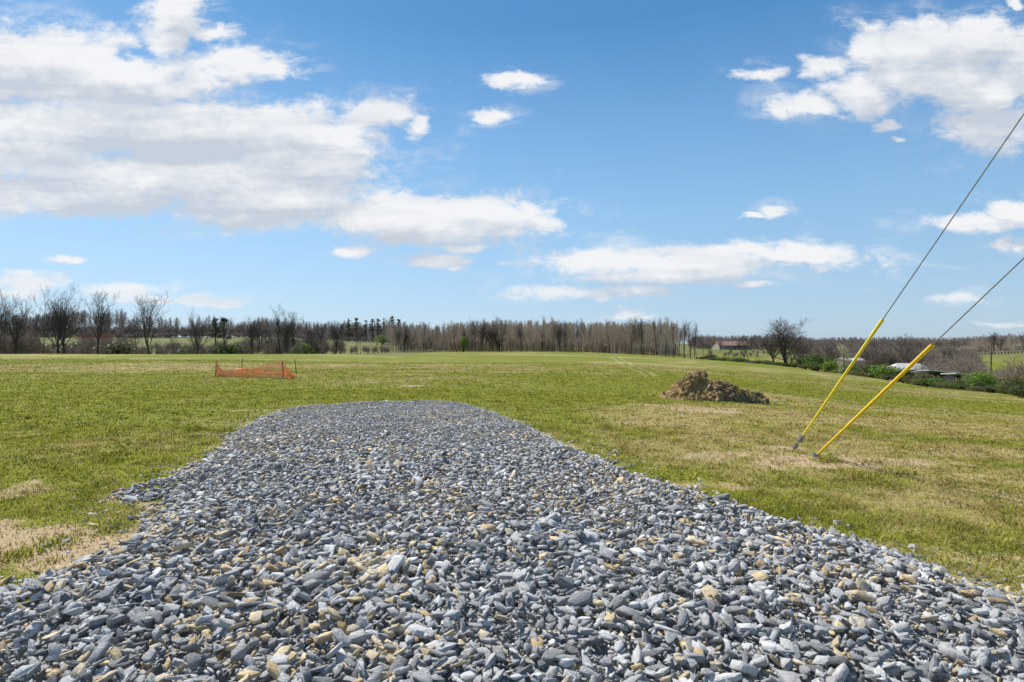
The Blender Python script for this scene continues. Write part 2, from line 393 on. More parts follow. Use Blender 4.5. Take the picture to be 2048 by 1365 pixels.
T.L.new(sc2.outputs[0], b.inputs['Base Color'])
bp = T.n('ShaderNodeBump'); T.set(bp.inputs['Height'], T.m('ADD', T.m('ADD', na, nb_), ns_)); bp.inputs['Strength'].default_value = .8; bp.inputs['Distance'].default_value = .016
T.L.new(bp.outputs[0], b.inputs['Normal'])
m_bed = simple('stone_dust', (.27, .27, .262), .95, .3, 30., .6)
m_bark = simple('bark_dark', (.060, .050, .042), .95, .35, 1.5, .3)
m_bark2 = simple('bark_grey', (.215, .185, .155), .95, .3, 1.2, .3)
m_bark3 = simple('bark_wood', (.36, .32, .28), .95, .3, .8, .3)
m_twig = simple('twigs_dark', (.085, .070, .058), .95, .3, 1., 0)
m_twig2 = simple('twigs_grey', (.46, .375, .295), .95, .3, .7, 0)
m_brush = simple('brush_twigs', (.27, .215, .17), .95, .3, .7, 0)
m_twigr = simple('twigs_reddish', (.30, .15, .10), .95, .3, .8, 0)
m_twigf = simple('twigs_far', (.29, .235, .20), .95, .25, .05, 0)
def leafmat(name, a, bcol, trans=.25):
    m, T, b = mat(name, .6, .2)
    ar = T.n('ShaderNodeAttribute', attribute_name='rnd').outputs['Fac']
    co = T.n('ShaderNodeTexCoord'); nz = T.noise(co.outputs['Object'], .9, 3, .6).outputs[0]
    c = T.mix(T.m('ADD', T.m('MULTIPLY', ar, .6), T.m('MULTIPLY', T.ramp(nz, .3, .7), .4)), a, bcol); T.L.new(c, b.inputs['Base Color'])
    tr = T.n('ShaderNodeBsdfTranslucent'); T.L.new(c, tr.inputs[0]); mx = T.n('ShaderNodeMixShader'); mx.inputs[0].default_value = trans
    T.L.new(b.outputs[0], mx.inputs[1]); T.L.new(tr.outputs[0], mx.inputs[2]); T.L.new(mx.outputs[0], m.node_tree.nodes['Material Output'].inputs[0])
    return m
m_leaf = {'dark': leafmat('leaves_dark', (.045, .065, .022), (.10, .125, .035)),
          'green': leafmat('leaves_green', (.07, .11, .025), (.16, .22, .045)),
          'bright': leafmat('leaves_bright', (.12, .20, .025), (.24, .34, .05)),
          'olive': leafmat('leaves_olive', (.10, .10, .035), (.19, .18, .07)),
          'pale': leafmat('blossom_pale', (.36, .34, .17), (.58, .54, .34)),
          'pine': leafmat('needles', (.040, .060, .032), (.11, .135, .070), .15)}

# ------------------------------------------------------------------ terrain sheet
def ring_r():
    r = [.0]; x = .6
    while x < 6000: r.append(x); x *= 1.020 if x < 700 else 1.08
    return np.array(r[1:])
rr = ring_r()
half = math.radians(52)
az = np.concatenate([np.linspace(-half, half, 760), np.linspace(half, 2*PI-half, 90)[1:-1]])
na_ = len(az); nr = len(rr)
AX = np.sin(az)[None]*rr[:, None]; AY = np.cos(az)[None]*rr[:, None]
Z = H(AX, AY)
dry, bare = cover(AX, AY)
# two faint wheel tracks across the far field
track = np.zeros_like(AX)
for (p0, p1) in [((1222, 714), (1302, 757)), ((1236, 713), (1316, 755)), ((170, 718), (215, 712)), ((120, 716), (190, 712)), ]:
    def wpt(p):
        px, row = p; Ys = np.linspace(20, 260, 700); rows = HR+(EYE-H(at(px, Ys), Ys))/Ys*F
        i = np.argmax(rows < row) if np.any(rows < row) else 699
        return np.array((at(px, Ys[i]), Ys[i]))
    a, b_ = wpt(p0), wpt(p1); dv = b_-a; L = np.hypot(*dv)
    t = np.clip(((AX-a[0])*dv[0]+(AY-a[1])*dv[1])/(L*L), 0, 1)
    dd = np.hypot(AX-a[0]-t*dv[0], AY-a[1]-t*dv[1]); track = np.maximum(track, np.exp(-(dd/.20)**2))
gd0 = gdist(AX, AY)
Z = Z-.03*sstep(.1, .4, gd0)      # the drive's bed sits just over the turf
V = np.stack([AX, AY, Z], 2).reshape(-1, 3); V = np.vstack([V, [[0, 0, float(H(0., 0.))]]])
ii, jj = np.meshgrid(np.arange(nr-1), np.arange(na_), indexing='ij'); j2 = (jj+1) % na_
Fq = np.stack([ii*na_+jj, ii*na_+j2, (ii+1)*na_+j2, (ii+1)*na_+jj], -1).reshape(-1, 4)[:, ::-1]
cen = np.stack([np.full(na_, len(V)-1), (np.arange(na_)+1) % na_, np.arange(na_), np.arange(na_)], 1)
farA = np.maximum(sstep(260, 340, np.hypot(AX, AY)), sstep(128, 145, AY)*(AX < -30), sstep(105, 130, AY)*(AX > 80)).ravel()
ap = lambda a: np.append(a.ravel(), 0)
terr = mesh_np('ground', V, Fq, m_ground, {'dry': ap(dry), 'bare': ap(bare), 'track': ap(track), 'far': ap(farA)}, smooth=True)
tag(terr, 'green and straw coloured field sloping down to the right', kind='structure')

# ------------------------------------------------------------------ gravel drive: bed + loose stones
gx = np.arange(-8, 8.01, .08); gy = np.arange(-3.6, 17.5, .08)
GXX, GYY = np.meshgrid(gx, gy); gdd = gdist(GXX, GYY); GZZ = gravH(GXX, GYY, gdd)-.03*sstep(.0, .2, gdd)-.02
idx = -np.ones(GXX.shape, int); keepv = gdd > -.12
fi = np.argwhere(keepv[:-1, :-1] & keepv[1:, :-1] & keepv[:-1, 1:] & keepv[1:, 1:])
idx[keepv] = np.arange(keepv.sum())
fq = np.array([[idx[a, c_], idx[a, c_+1], idx[a+1, c_+1], idx[a+1, c_]] for a, c_ in fi])
bed = mesh_np('gravel_path', np.stack([GXX[keepv], GYY[keepv], GZZ[keepv]], 1), fq, m_bed, smooth=True)
tag(bed, 'grey stone dust bed of the gravel drive', kind='structure')

def hull(npts, sx, sy, sz, seed, boxy=.5):
    r = np.random.RandomState(seed)
    p = r.normal(size=(npts, 3)); p /= np.linalg.norm(p, axis=1)[:, None]
    mx_ = np.abs(p).max(1)[:, None]; p = p*(1-boxy)+p/mx_*boxy
    p *= r.uniform(.8, 1.05, (npts, 1))
    p *= np.array([sx, sy, sz])*.5
    bm = bmesh.new(); vs = [bm.verts.new(q) for q in p]
    bmesh.ops.convex_hull(bm, input=vs); bmesh.ops.delete(bm, geom=[v for v in bm.verts if not v.link_faces], context='VERTS')
    bmesh.ops.triangulate(bm, faces=bm.faces[:]); bm.verts.index_update()
    v = np.array([q.co[:] for q in bm.verts]); f = np.array([[q.index for q in fc.verts] for fc in bm.faces]); bm.free()
    return v, f
def slab(seed):
    r = np.random.RandomState(seed); k = r.randint(4, 7); a = np.sort((np.arange(k)+r.uniform(-.32, .32, k))/k*2*PI)
    rad = r.uniform(.75, 1.05, k); w = r.uniform(.40, .80); th = r.uniform(.12, .34); tx, ty = r.normal(0, .12, 2); P_ = []
    for sgn in (1, -1):
        sc = r.uniform(.72, 1., k) if sgn > 0 else r.uniform(.85, 1., k)
        x = np.cos(a)*rad*sc*.5; y = np.sin(a)*rad*sc*.5*w
        P_.append(np.stack([x, y, sgn*th*.5+x*tx*2+y*ty*2+r.normal(0, .018, k)], 1))
    return np.vstack(P_)
def stone_set(k, npts, seed, subdiv=0):
    out = []
    for i in range(k):
        r = np.random.RandomState(seed+i)
        v, f = hull(npts, 1, r.uniform(.5, .85), r.uniform(.3, .6), seed*31+i, r.uniform(.4, .9))
        if i % 8:
            bm = bmesh.new(); vs = [bm.verts.new(q) for q in slab(seed*17+i)]
            bmesh.ops.convex_hull(bm, input=vs); bmesh.ops.triangulate(bm, faces=bm.faces[:]); bm.verts.index_update()
            v = np.array([q.co[:] for q in bm.verts]); f = np.array([[q.index for q in fc.verts] for fc in bm.faces]); bm.free()
        if subdiv:
            bm = bmesh.new(); vs = [bm.verts.new(q) for q in v]
            for q in f:
                try: bm.faces.new([vs[j] for j in q])
                except ValueError: pass
            bmesh.ops.bevel(bm, geom=bm.edges[:], offset=.003, segments=1, affect='EDGES')
            bmesh.ops.triangulate(bm, faces=bm.faces[:])
            bm.verts.index_update()
            v = np.array([q.co[:] for q in bm.verts]); f = np.array([[q.index for q in fc.verts] for fc in bm.faces]); bm.free()
        out.append((v, f))
    return out
def rotm(rx, ry, rz):
    cx, sx, cy, sy, cz, sz = np.cos(rx), np.sin(rx), np.cos(ry), np.sin(ry), np.cos(rz), np.sin(rz)
    o = np.zeros_like(rx); l = o+1
    Rx = np.stack([l, o, o, o, cx, -sx, o, sx, cx], 1).reshape(-1, 3, 3)
    Ry = np.stack([cy, o, sy, o, l, o, -sy, o, cy], 1).reshape(-1, 3, 3)
    Rz = np.stack([cz, -sz, o, sz, cz, o, o, o, l], 1).reshape(-1, 3, 3)
    return Rz@Ry@Rx
def scatter(meshes, pos, R, S, attrs):
    """merge copies of the given meshes -> verts, faces, attrs"""
    N = len(pos); which = RS.randint(0, len(meshes), N)
    Vs, Fs, At, off = [], [], {k: [] for k in attrs}, 0
    for w, (v, f) in enumerate(meshes):
        sel = np.where(which == w)[0]
        if not len(sel): continue
        vv = np.einsum('nij,nkj->nki', R[sel], v[None]*S[sel][:, None, :] if S.ndim == 2 else v[None]*S[sel][:, None, None])+pos[sel][:, None]
        ff = f[None]+(np.arange(len(sel))*len(v))[:, None, None]+off
        Vs.append(vv.reshape(-1, 3)); Fs.append(ff.reshape(-1, f.shape[1])); off += len(sel)*len(v)
        for k in attrs: At[k].append(np.repeat(attrs[k][sel], len(v)))
    return np.vstack(Vs), np.vstack(Fs), {k: np.concatenate(a) for k, a in At.items()}
def in_view(x, y, marg=1.3): return (np.abs(x) < .92*y+marg) & (y > 1.9)
def stones(dens, smin, smax, power, meshes, ymax, ymin, lift, tilt):
    N = int(dens*16*(ymax-ymin)); x = RS.uniform(-8, 8, N); y = RS.uniform(ymin, ymax, N)
    gd = gdist(x, y); edge = (fbm(x, y, 2.2, 4, 77)-.5)*.9
    spill = (smax < .15) & (RS.rand(N) < .05*(1+2*sstep(.55, .7, fbm(x, y, 1.5, 2, 79)))) & (gd > -.55)
    k = in_view(x, y) & ((gd+edge > 0.0) | spill); x, y, gd = x[k], y[k], gd[k]; N = len(x)
    u = RS.rand(N); s = smin+(smax-smin)*u**power
    s = s*(1-.35*sstep(4.5, 12, y))*(.72+.5*fbm(x, y, .8, 2, 55))
    z = gravH(x, y, gd)+s*.10+RS.uniform(0, lift, N)*sstep(-.1, .5, gd)-.005
    R = rotm(RS.normal(0, tilt, N), RS.normal(0, tilt, N), RS.uniform(0, 2*PI, N))
    s = np.stack([s*RS.uniform(1., 1.35, N), s*RS.uniform(.8, 1.1, N), s*RS.uniform(.6, 1.05, N)], 1)
    tanp = .10+.24*sstep(.5, .75, fbm(x, y, 1.1, 3, 66))
    tan = (RS.rand(N) < tanp)*RS.uniform(.55, 1, N)
    return scatter(meshes, np.stack([x, y, z], 1), R, s, {'rnd': np.clip(RS.normal(.45, .25, N), 0, 1), 'tan': tan})
hi = stone_set(40, 11, 100, 1); mid = stone_set(40, 10, 300); lo = stone_set(24, 7, 500)
parts = [stones(36, .09, .19, 1.9, hi, 8, 1.9, .05, .30), stones(34, .085, .17, 2.0, mid, 16.8, 8, .045, .30),
         stones(420, .058, .112, 1.1, hi, 5.2, 1.9, .055, .32), stones(400, .055, .105, 1.1, mid, 16.8, 5.2, .055, .32),
         stones(900, .022, .055, 1., mid, 5.0, 1.9, .035, .6), stones(560, .026, .055, 1., lo, 16.8, 5.0, .05, .6)]
off = 0; Vs, Fs, a1, a2 = [], [], [], []
for v, f, a in parts: Vs.append(v); Fs.append(f+off); off += len(v); a1.append(a['rnd']); a2.append(a['tan'])
print('stone tris', sum(len(f) for f in Fs))
grv = mesh_np('gravel', np.vstack(Vs), np.vstack(Fs), m_stone, {'rnd': np.concatenate(a1), 'tan': np.concatenate(a2)})
tag(grv, 'grey and tan crushed slate covering the drive', 'gravel', kind='stuff')

# ------------------------------------------------------------------ grass
def blades(x, y, z, h, w, lean, az_, tone, rnd):
    N = len(x)
    dx, dy = np.cos(az_), np.sin(az_); px_, py_ = -dy, dx
    b0 = np.stack([x-px_*w, y-py_*w, z-.01], 1); b1 = np.stack([x+px_*w, y+py_*w, z-.01], 1)
    l1 = h*.55; mx_ = x+dx*l1*np.sin(lean*.6); my = y+dy*l1*np.sin(lean*.6); mz = z+l1*np.cos(lean*.6)
    m0 = np.stack([mx_-px_*w*.8, my-py_*w*.8, mz], 1); m1 = np.stack([mx_+px_*w*.8, my+py_*w*.8, mz], 1)
    tp = np.stack([mx_+dx*h*.5*np.sin(lean*1.4), my+dy*h*.5*np.sin(lean*1.4), mz+h*.5*np.cos(lean*1.4)], 1)
    V_ = np.stack([b0, b1, m0, m1, tp], 1).reshape(-1, 3)
    o = np.arange(N)*5
    F_ = np.concatenate([np.stack([o, o+1, o+3], 1), np.stack([o, o+3, o+2], 1), np.stack([o+2, o+3, o+4], 1)])
    return V_, F_, np.repeat(tone, 5), np.repeat(rnd, 5)
def grass_zone(y0, y1, dens, h0, h1, w, seed, clump):
    global RS
    xm = .92*y1+1.3; N = int(dens*2*xm*(y1-y0))
    # clump centres then blades round them
    nc = max(1, N//clump); cx = RS.uniform(-xm, xm, nc); cy = RS.uniform(y0, y1, nc)
    cx = np.repeat(cx, clump); cy = np.repeat(cy, clump)
    sp = .035+w*4
    x = cx+RS.normal(0, sp, len(cx)); y = cy+RS.normal(0, sp, len(cx))
    k = in_view(x, y); x, y = x[k], y[k]
    gd = gdist(x, y); edge = (fbm(x, y, 3.1, 3, 88)-.5)*.35
    d_, b_ = cover(x, y)
    k = ((gd+edge < -.02) | ((gd < .35) & (fbm(x, y, 1.4, 2, 99) > .64) & (RS.rand(len(x)) < .5))) & (RS.rand(len(x)) > b_*.75)
    x, y, gd, d_, b_ = x[k], y[k], gd[k], d_[k], b_[k]; N = len(x)
    thick = fbm(x, y, 1.9, 3, 91)
    d2 = d_+(fbm(x, y, 3.5, 2, 93)-.5)*.9
    isdry = RS.rand(N) < np.maximum(sstep(.05, .95, d2)*.95, b_*1.1)
    tall = 1+.45*sstep(.62, .8, fbm(x, y, .9, 3, 95))
    h = RS.uniform(h0, h1, N)*(.6+.8*thick)*np.where(isdry, .8, tall)
    lean = np.where(isdry, RS.uniform(.9, 1.62, N), RS.uniform(.75, 1.55, N))
    return blades(x, y, H(x, y), h, w*RS.uniform(.6, 1.2, N), lean, RS.uniform(0, 2*PI, N), isdry*RS.uniform(.6, 1, N)+(~isdry)*RS.uniform(0, .3, N), np.clip(RS.rand(N)*.75+(fbm(x, y, 4.5, 3, 97)-.5)*1.3+.12, 0, 1))
zones = [grass_zone(2.8, 6.5, 3000, .03, .085, .0038, 1, 5), grass_zone(6.5, 11, 1300, .035, .085, .0062, 2, 5),
         grass_zone(11, 20, 380, .04, .075, .011, 3, 4), grass_zone(20, 36, 110, .04, .08, .019, 4, 3), grass_zone(36, 75, 24, .05, .10, .035, 5, 4)]
off = 0; Vs, Fs, a1, a2 = [], [], [], []
for v, f, t, r in zones: Vs.append(v); Fs.append(f+off); off += len(v); a1.append(t); a2.append(r)
print('grass tris', sum(len(f) for f in Fs))
gr_o = mesh_np('grass', np.vstack(Vs), np.vstack(Fs), m_grass, {'tone': np.concatenate(a1), 'rnd': np.concatenate(a2)})
tag(gr_o, 'short green grass mixed with dry straw across the field', 'grass', kind='stuff')

# ------------------------------------------------------------------ bare trees
def rv(r): return Vector((r.gauss(0, 1), r.gauss(0, 1), r.gauss(0, 1))).normalized()
def make_bare(seed, kind='oak', low=False, twr=1.):
    """unit: 1 m = 1 m, about 16 m tall for trees, 4 m for brush. returns (trunk MB, crown MB)"""
    r = random.Random(seed); TR, CR = MB(), MB()
    prm = {'oak':   dict(h=5.0, top=.55, n1=11, a=(.25, 1.15), L1=9.5, r0=.40, up=.10, f0=.42, n=(6, 6, 5), rat=(.52, .50, .5)),
           'tall':  dict(h=15.5, top=.12, n1=15, a=(.28, .72), L1=4.2, r0=.24, up=.15, f0=.34, n=(5, 4, 3), rat=(.48, .5, .5)),
           'vase':  dict(h=5.0, top=.6, n1=7, a=(.30, .70), L1=11., r0=.33, up=.08, f0=.5, n=(6, 6, 5), rat=(.5, .5, .48)),
           'thin':  dict(h=12., top=.15, n1=11, a=(.4, .9), L1=4.2, r0=.13, up=.12, f0=.25, n=(5, 4, 4), rat=(.5, .5, .5)),
           'brush': dict(h=.5, top=.8, n1=13, a=(.10, .95), L1=3.8, r0=.07, up=.05, f0=.1, n=(6, 6, 3), rat=(.55, .5, .5)),
           }[kind]
    sides = (3, 3, 3, 3) if low else (5, 4, 3, 3)
    maxlev = 2 if low else 3
    cn = prm['n'] if not low else (6, 6, 0)
    def branch(p, d, L, rad, lev):
        ns = (5, 4, 2, 1)[lev] if not low else (3, 2, 1, 1)[lev]
        P_ = [p.copy()]; D = [d.copy()]; q = p.copy(); dd = d.copy()
        for i in range(ns):
            dd = (dd+rv(r)*(.17 if lev < 2 else .25)+Vector((0, 0, prm['up']))).normalized(); q = q+dd*L/ns; P_.append(q.copy()); D.append(dd.copy())
        R_ = [rad*(1-.75*i/ns) for i in range(ns+1)]
        CR.tube(P_, R_, sides[min(lev, 3)], cap=False, ph=r.random()*6)
        if lev >= maxlev: return
        nc = cn[lev]; phi = r.random()*6.28
        for j in range(nc):
            t = .25+.75*(j+r.random()*.8)/nc; t = min(t, .99); k = min(int(t*ns), ns-1); u = t*ns-k
            s_ = P_[k].lerp(P_[k+1], u); dk = D[k+1]
            phi += 2.4+r.gauss(0, .3); o = dk.orthogonal().normalized(); o.rotate(Matrix.Rotation(phi, 3, dk))
            a = r.uniform(.45, .95)*(1-.3*t); nd = (dk*math.cos(a)+o*math.sin(a)).normalized()
            rc = max(.014*twr, rad*(1-.7*t)*.70) if lev < 2 else .013*twr
            if low: rc *= 1.3
            branch(s_, nd, L*prm['rat'][lev]*r.uniform(.7, 1.25)*(1.1-.35*t), rc, lev+1)
    h = prm['h']; ns = 7; P_ = [Vector((0, 0, -.3))]; q = Vector((0, 0, 0)); d = Vector((r.gauss(0, .04), r.gauss(0, .04), 1)).normalized()
    P_.append(q.copy())
    for i in range(ns): d = (d+Vector((r.gauss(0, .07), r.gauss(0, .07), .05))).normalized(); q = q+d*h/ns; P_.append(q.copy())
    R_ = [prm['r0']*1.35, prm['r0']*1.15]+[prm['r0']*(1-(1-prm['top'])*(i+1)/ns) for i in range(ns)]
    TR.tube(P_, R_, 5 if low else 8, cap=True)
    phi = r.random()*6
    for j in range(prm['n1']):
        t = prm['f0']+(1-prm['f0'])*(j+.5)/prm['n1'] if kind not in ('oak', 'vase') else prm['f0']+(1-prm['f0'])*min(1, (j+.4)/prm['n1']*1.3)
        t = min(t, .995); k = min(int(t*ns), ns-1); u = t*ns-k; s_ = P_[k+1].lerp(P_[k+2], u)
        phi += 2.4+r.gauss(0, .35)
        a = r.uniform(*prm['a'])*(1-.45*(t-prm['f0'])/(1-prm['f0']+1e-6))
        nd = Vector((math.cos(phi)*math.sin(a), math.sin(phi)*math.sin(a), math.cos(a)))
        L = prm['L1']*r.uniform(.75, 1.15)
        if kind in ('tall', 'thin'): L *= (1.15-.55*(t-prm['f0'])/(1-prm['f0']))
        branch(s_, nd, L, prm['r0']*(.56 if kind in ('oak', 'vase') else .34)*r.uniform(.75, 1.1)*(1.1-.4*t), 0)
    return TR, CR
class Proto:
    def __init__(s, tm, cm): s.t = tm; s.c = cm; s.h = max(v.co.z for v in cm.vertices); xs = [v.co.x for v in cm.vertices]; s.w = max(xs)-min(xs)
def proto(seed, kind, tm, cmat, low=False, twr=1.):
    TR, CR = make_bare(seed, kind, low, twr)
    a = bpy.data.meshes.new('trunk'); a.from_pydata(TR.v, [], TR.f); a.materials.append(tm)
    for p in a.polygons: p.use_smooth = True
    c = bpy.data.meshes.new('crown'); c.from_pydata(CR.v, [], CR.f); c.materials.append(cmat)
    return Proto(a, c)
def add_tree(pr, px, Y, toprow, label, group=None, name='bare_tree', cat='tree', wfac=1., rz=None, sink=0., lean=0.):
    b0 = base(px, Y); hgt = hz(toprow, Y)-b0.z; s = max(.15, hgt/pr.h)
    e = empty(name, b0-Vector((0, 0, sink)), random.random()*6.28 if rz is None else rz, (s*wfac, s*wfac, s))
    if lean: e.rotation_euler = (0, lean, 0)
    tag(e, label, cat, group)
    for nm, me in (('trunk', pr.t), ('crown', pr.c)):
        o = bpy.data.objects.new(nm, me); COL.objects.link(o); o.parent = e
    return e
OAK = [proto(s, 'oak', m_bark, m_twig, twr=1.9) for s in (1, 2, 3)]
VASE = [proto(s, 'vase', m_bark, m_twig, twr=1.9) for s in (11, 12, 13, 14)]
TALL = [proto(s, 'tall', (m_bark3, m_bark, m_bark2)[s % 3], (m_twig2, m_twig)[s % 4 == 1], twr=1.3) for s in (21, 22, 23, 24, 25, 26, 27)]
THIN = [proto(s, 'thin', m_bark, m_twig, twr=1.2) for s in (31, 32, 33)]
BRUSH = [proto(s, 'brush', m_bark, m_brush, twr=1.2) for s in (41, 42, 43)]
BRUSHR = [proto(s, 'brush', m_bark2, m_twigr, twr=1.3) for s in (45,)]

# left row beyond the crest
LEFT = [ # px, Y, top, proto, wfac, label
 (-8, 140, 578, VASE[1], .9, 'bare tree cut by the left edge of the photo'),
 (12, 132, 640, THIN[0], 1., 'small crooked bare tree just inside the left edge'),
 (31, 128, 598, OAK[0], .95, 'low spreading bare tree with forked trunk near left edge'),
 (70, 150, 632, THIN[1], 1., 'thin bare stem right of the low spreading tree'),
 (83, 138, 640, THIN[2], .9, 'short dark snag stem left of the tallest double tree'),
 (116, 150, 573, VASE[0], 1.0, 'tallest bare tree on the left, left one of a close pair'),
 (126, 143, 592, OAK[1], .85, 'bare tree spreading wide, right one of the tallest close pair'),
 (195, 150, 588, VASE[2], .8, 'bare tree with a straight dark trunk and open narrow crown'),
 (165, 190, 652, THIN[0], 1., 'small far bare tree between the tall pair and the straight one'),
 (276, 145, 650, THIN[1], 1.2, 'small bare tree leaning left beside the twin-trunk tree'),
 (298, 150, 587, VASE[3], .95, 'tall twin-trunk bare tree with fan crown standing alone'),
 (349, 150, 662, THIN[2], 1., 'small bare sapling right of the fan-crowned tree'),
 (398, 150, 619, OAK[2], .72, 'bare tree with finely branched egg-shaped crown'),
 (392, 156, 668, THIN[0], 1., 'thin stem close against the egg-crowned tree'),
 (451, 150, 660, THIN[1], .8, 'thin bare pole-like tree right of the short evergreen pair'),
 (503, 150, 634, OAK[0], .75, 'dense bare round-topped tree left of the tall mid tree'),
 (516, 160, 640, VASE[1], .8, 'bare tree just right of the round-topped one'),
 (540, 152, 655, THIN[2], 1.2, 'low bare tree leaning beside the tall mid tree'),
 (558, 148, 612, VASE[0], .8, 'tall bare tree above the right half of the orange netting'),
 (572, 150, 648, OAK[1], .8, 'many-stemmed bare tree right behind the orange netting'),
 (588, 152, 626, VASE[2], .8, 'bare tree with leaning fork right of the orange netting'),
 (622, 152, 645, OAK[2], .7, 'bare brownish tree left of the paired dark trunks'),
 (640, 170, 650, VASE[3], .7, 'slim bare tree in the gap before the wood'),
 (671, 160, 642, OAK[1], .75, 'bare tree with slanting trunk left of the paired dark trunks'),
]
for px, Y, top, pr, wf, lab in LEFT: add_tree(pr, px, Y, top-(707-top)*.08, lab, 'bare trees in the row beyond the left crest', wfac=wf)
for px, Y, top, rzz, lab in [(714, 175, 646, 1., 'thick dark trunk, left one of the pair at the wood start'), (721, 175, 652, 2., 'thick dark trunk, right one of the pair at the wood start'),
                     (745, 190, 652, 3., 'thin leaning stem right of the paired dark trunks'), (757, 186, 660, 4., 'slanting stem before the green far slope')]:
    add_tree(TALL[int(px) % 7], px, Y, top, lab, 'trees at the left start of the wood', rz=rzz)

# the wood edge
def edge_row(px): return np.interp(px, [760, 900, 1150, 1300, 1400], [212, 228, 238, 222, 205])
random.seed(19)
topf = lambda px: np.interp(px, [760, 830, 850, 920, 1000, 1100, 1200, 1300, 1345, 1380, 1400], [640, 648, 650, 640, 635, 638, 640, 638, 640, 645, 650])
px = 766.; k = 0
while px < 1392:
    seg = 0 if px < 980 else (1 if px < 1200 else 2)
    Yb = float(edge_row(px))+random.uniform(-1, 16)
    top = float(topf(px))+random.choice((random.uniform(-8, 4), random.uniform(0, 18)))
    add_tree(TALL[random.randrange(7)] if random.random() < .86 else random.choice(VASE+OAK), px, Yb, top,
             ('bare grey tree near the bright green sapling along the wood edge', 'bare grey tree in the middle stretch of the wood edge', 'bare grey tree in the right stretch of the wood edge')[seg],
             ('wood edge trees round the green sapling', 'wood edge trees in the middle', 'wood edge trees on the right')[seg], wfac=random.uniform(.6, 1.05))
    px += random.uniform(3.2, 6.4)*(1 if px < 1335 else 1.8); k += 1
print('edge trees', k)

# far woods as one mass each: merged low detail trees
def arrs(seed, kind, twr):
    TR, CR = make_bare(seed, kind, True, twr)
    v = np.array(TR.v+CR.v); o = len(TR.v)
    fs = [q for q in TR.f if len(q) == 4]+[tuple(i+o for i in q) for q in CR.f if len(q) == 4]
    v = v/v[:, 2].max()
    return v, np.array(fs)
LOWT = [arrs(s, 'tall', 2.4) for s in (61, 62, 63, 64, 65)]+[arrs(s, 'oak', 2.6) for s in (66, 67)]
LOWB = [arrs(s, 'brush', 2.2) for s in (71, 72, 73)]
def wood(name, items, meshes, m, label, cat):
    """items: x, y, height, width factor"""
    it = np.array(items); z = H(it[:, 0], it[:, 1]); N = len(it)
    S = np.stack([it[:, 2]*it[:, 3], it[:, 2]*it[:, 3], it[:, 2]], 1); o = np.zeros(N)
    v, f, a = scatter(meshes, np.stack([it[:, 0], it[:, 1], z], 1), rotm(o, o, RS.uniform(0, 6.28, N)), S, {'rnd': RS.rand(N)})
    ob = mesh_np(name, v, f, m, a); tag(ob, label, cat, kind='stuff'); return ob
def ranks(p0, p1, Y0, Y1, count, topfn, wf=(.7, 1.1), jit=9.):
    out = []
    for i in range(count):
        px = random.uniform(p0, p1); Y = random.uniform(Y0, Y1) if not callable(Y0) else random.uniform(Y0(px), Y1(px))
        x = at(px, Y); g_ = float(H(x, Y)); top = topfn(px)+random.uniform(-jit*.3, jit)
        h = max(3., hz(top, Y)-g_); out.append((x, Y, h, random.uniform(*wf)))
    return out
def under(p0, p1, Y0, Y1, cnt, h0, h1, wf=(.8, 1.5)):
    out = []
    for i in range(cnt):
        px = random.uniform(p0, p1); Y = random.uniform(Y0(px), Y1(px)) if callable(Y0) else random.uniform(Y0, Y1); out.append((at(px, Y), Y, random.uniform(h0, h1), random.uniform(*wf)))
    return out
it = ranks(775, 1362, lambda p: edge_row(p)+14, lambda p: edge_row(p)+95, 520, lambda p: topf(p)+5)
iu = under(790, 1350, lambda p: edge_row(p)+22, lambda p: edge_row(p)+110, 520, 4, 9.5)
wood('thicket', iu, LOWB, m_twig2, 'leafless understorey deep inside the wood', 'thicket')
wood('woodland', it, LOWT[:5], m_twig2, 'dense bare wood filling in behind the wood edge trees', 'woodland')
it = ranks(-80, 250, 352, 400, 110, lambda p: np.interp(p, [0, 120, 240], [632, 622, 618]))+ranks(250, 470, 352, 380, 50, lambda p: 632)+ranks(470, 860, 355, 410, 210, lambda p: np.interp(p, [470, 520, 640, 860], [648, 634, 642, 645]))
wood('woodland', it, LOWT, m_twigf, 'distant bare wood on the ridge at the left', 'woodland')
wood('thicket', under(-80, 880, 343, 354, 420, 2., 4.2, (1., 2.)), LOWB, m_twigf, 'low brown scrub along the ridge line at the left', 'thicket')
wood('thicket', under(-80, 880, 356, 420, 520, 4.5, 9), LOWB, m_twigf, 'low leafless brush under the distant ridge wood at the left', 'thicket')
wood('thicket', under(1380, 2130, 415, 560, 700, 5, 10), LOWB, m_twigf, 'low leafless brush under the distant skyline wood at the right', 'thicket')
wood('thicket', under(1925, 2140, 268, 305, 70, 3, 7), LOWB, m_twig2, 'low leafless brush under the wood on the green slope', 'thicket')
rt = lambda p: np.interp(p, [1380, 1450, 1560, 1640, 1700, 1800, 1900, 1960, 2048], [668, 672, 668, 676, 674, 674, 676, 672, 668])
it = ranks(1380, 2130, 420, 560, 520, rt, (.9, 1.5), 6)
wood('woodland', it, LOWT, m_twigf, 'distant bare wood along the skyline at the right', 'woodland')
it = ranks(1930, 2140, 268, 300, 60, lambda p: np.interp(p, [1930, 1970, 2048], [682, 668, 666]), (.6, .9), 10)
wood('woodland', it, LOWT[:5], m_twig2, 'bare wood on top of the green slope behind the fence', 'woodland')
it = ranks(1600, 1960, 178, 300, 420, lambda p: np.interp(p, [1600, 1700, 1800, 1930, 1960], [690, 690, 690, 694, 712]), (.7, 1.2), 26)+ranks(1870, 1960, 125, 170, 60, lambda p: 708, (.7, 1.2), 22)+ranks(1420, 1530, 240, 300, 16, lambda p: 700, (.8, 1.), 12)
wood('thicket', it, LOWB, m_brush, 'brown leafless brush filling the low ground right of the field', 'thicket')
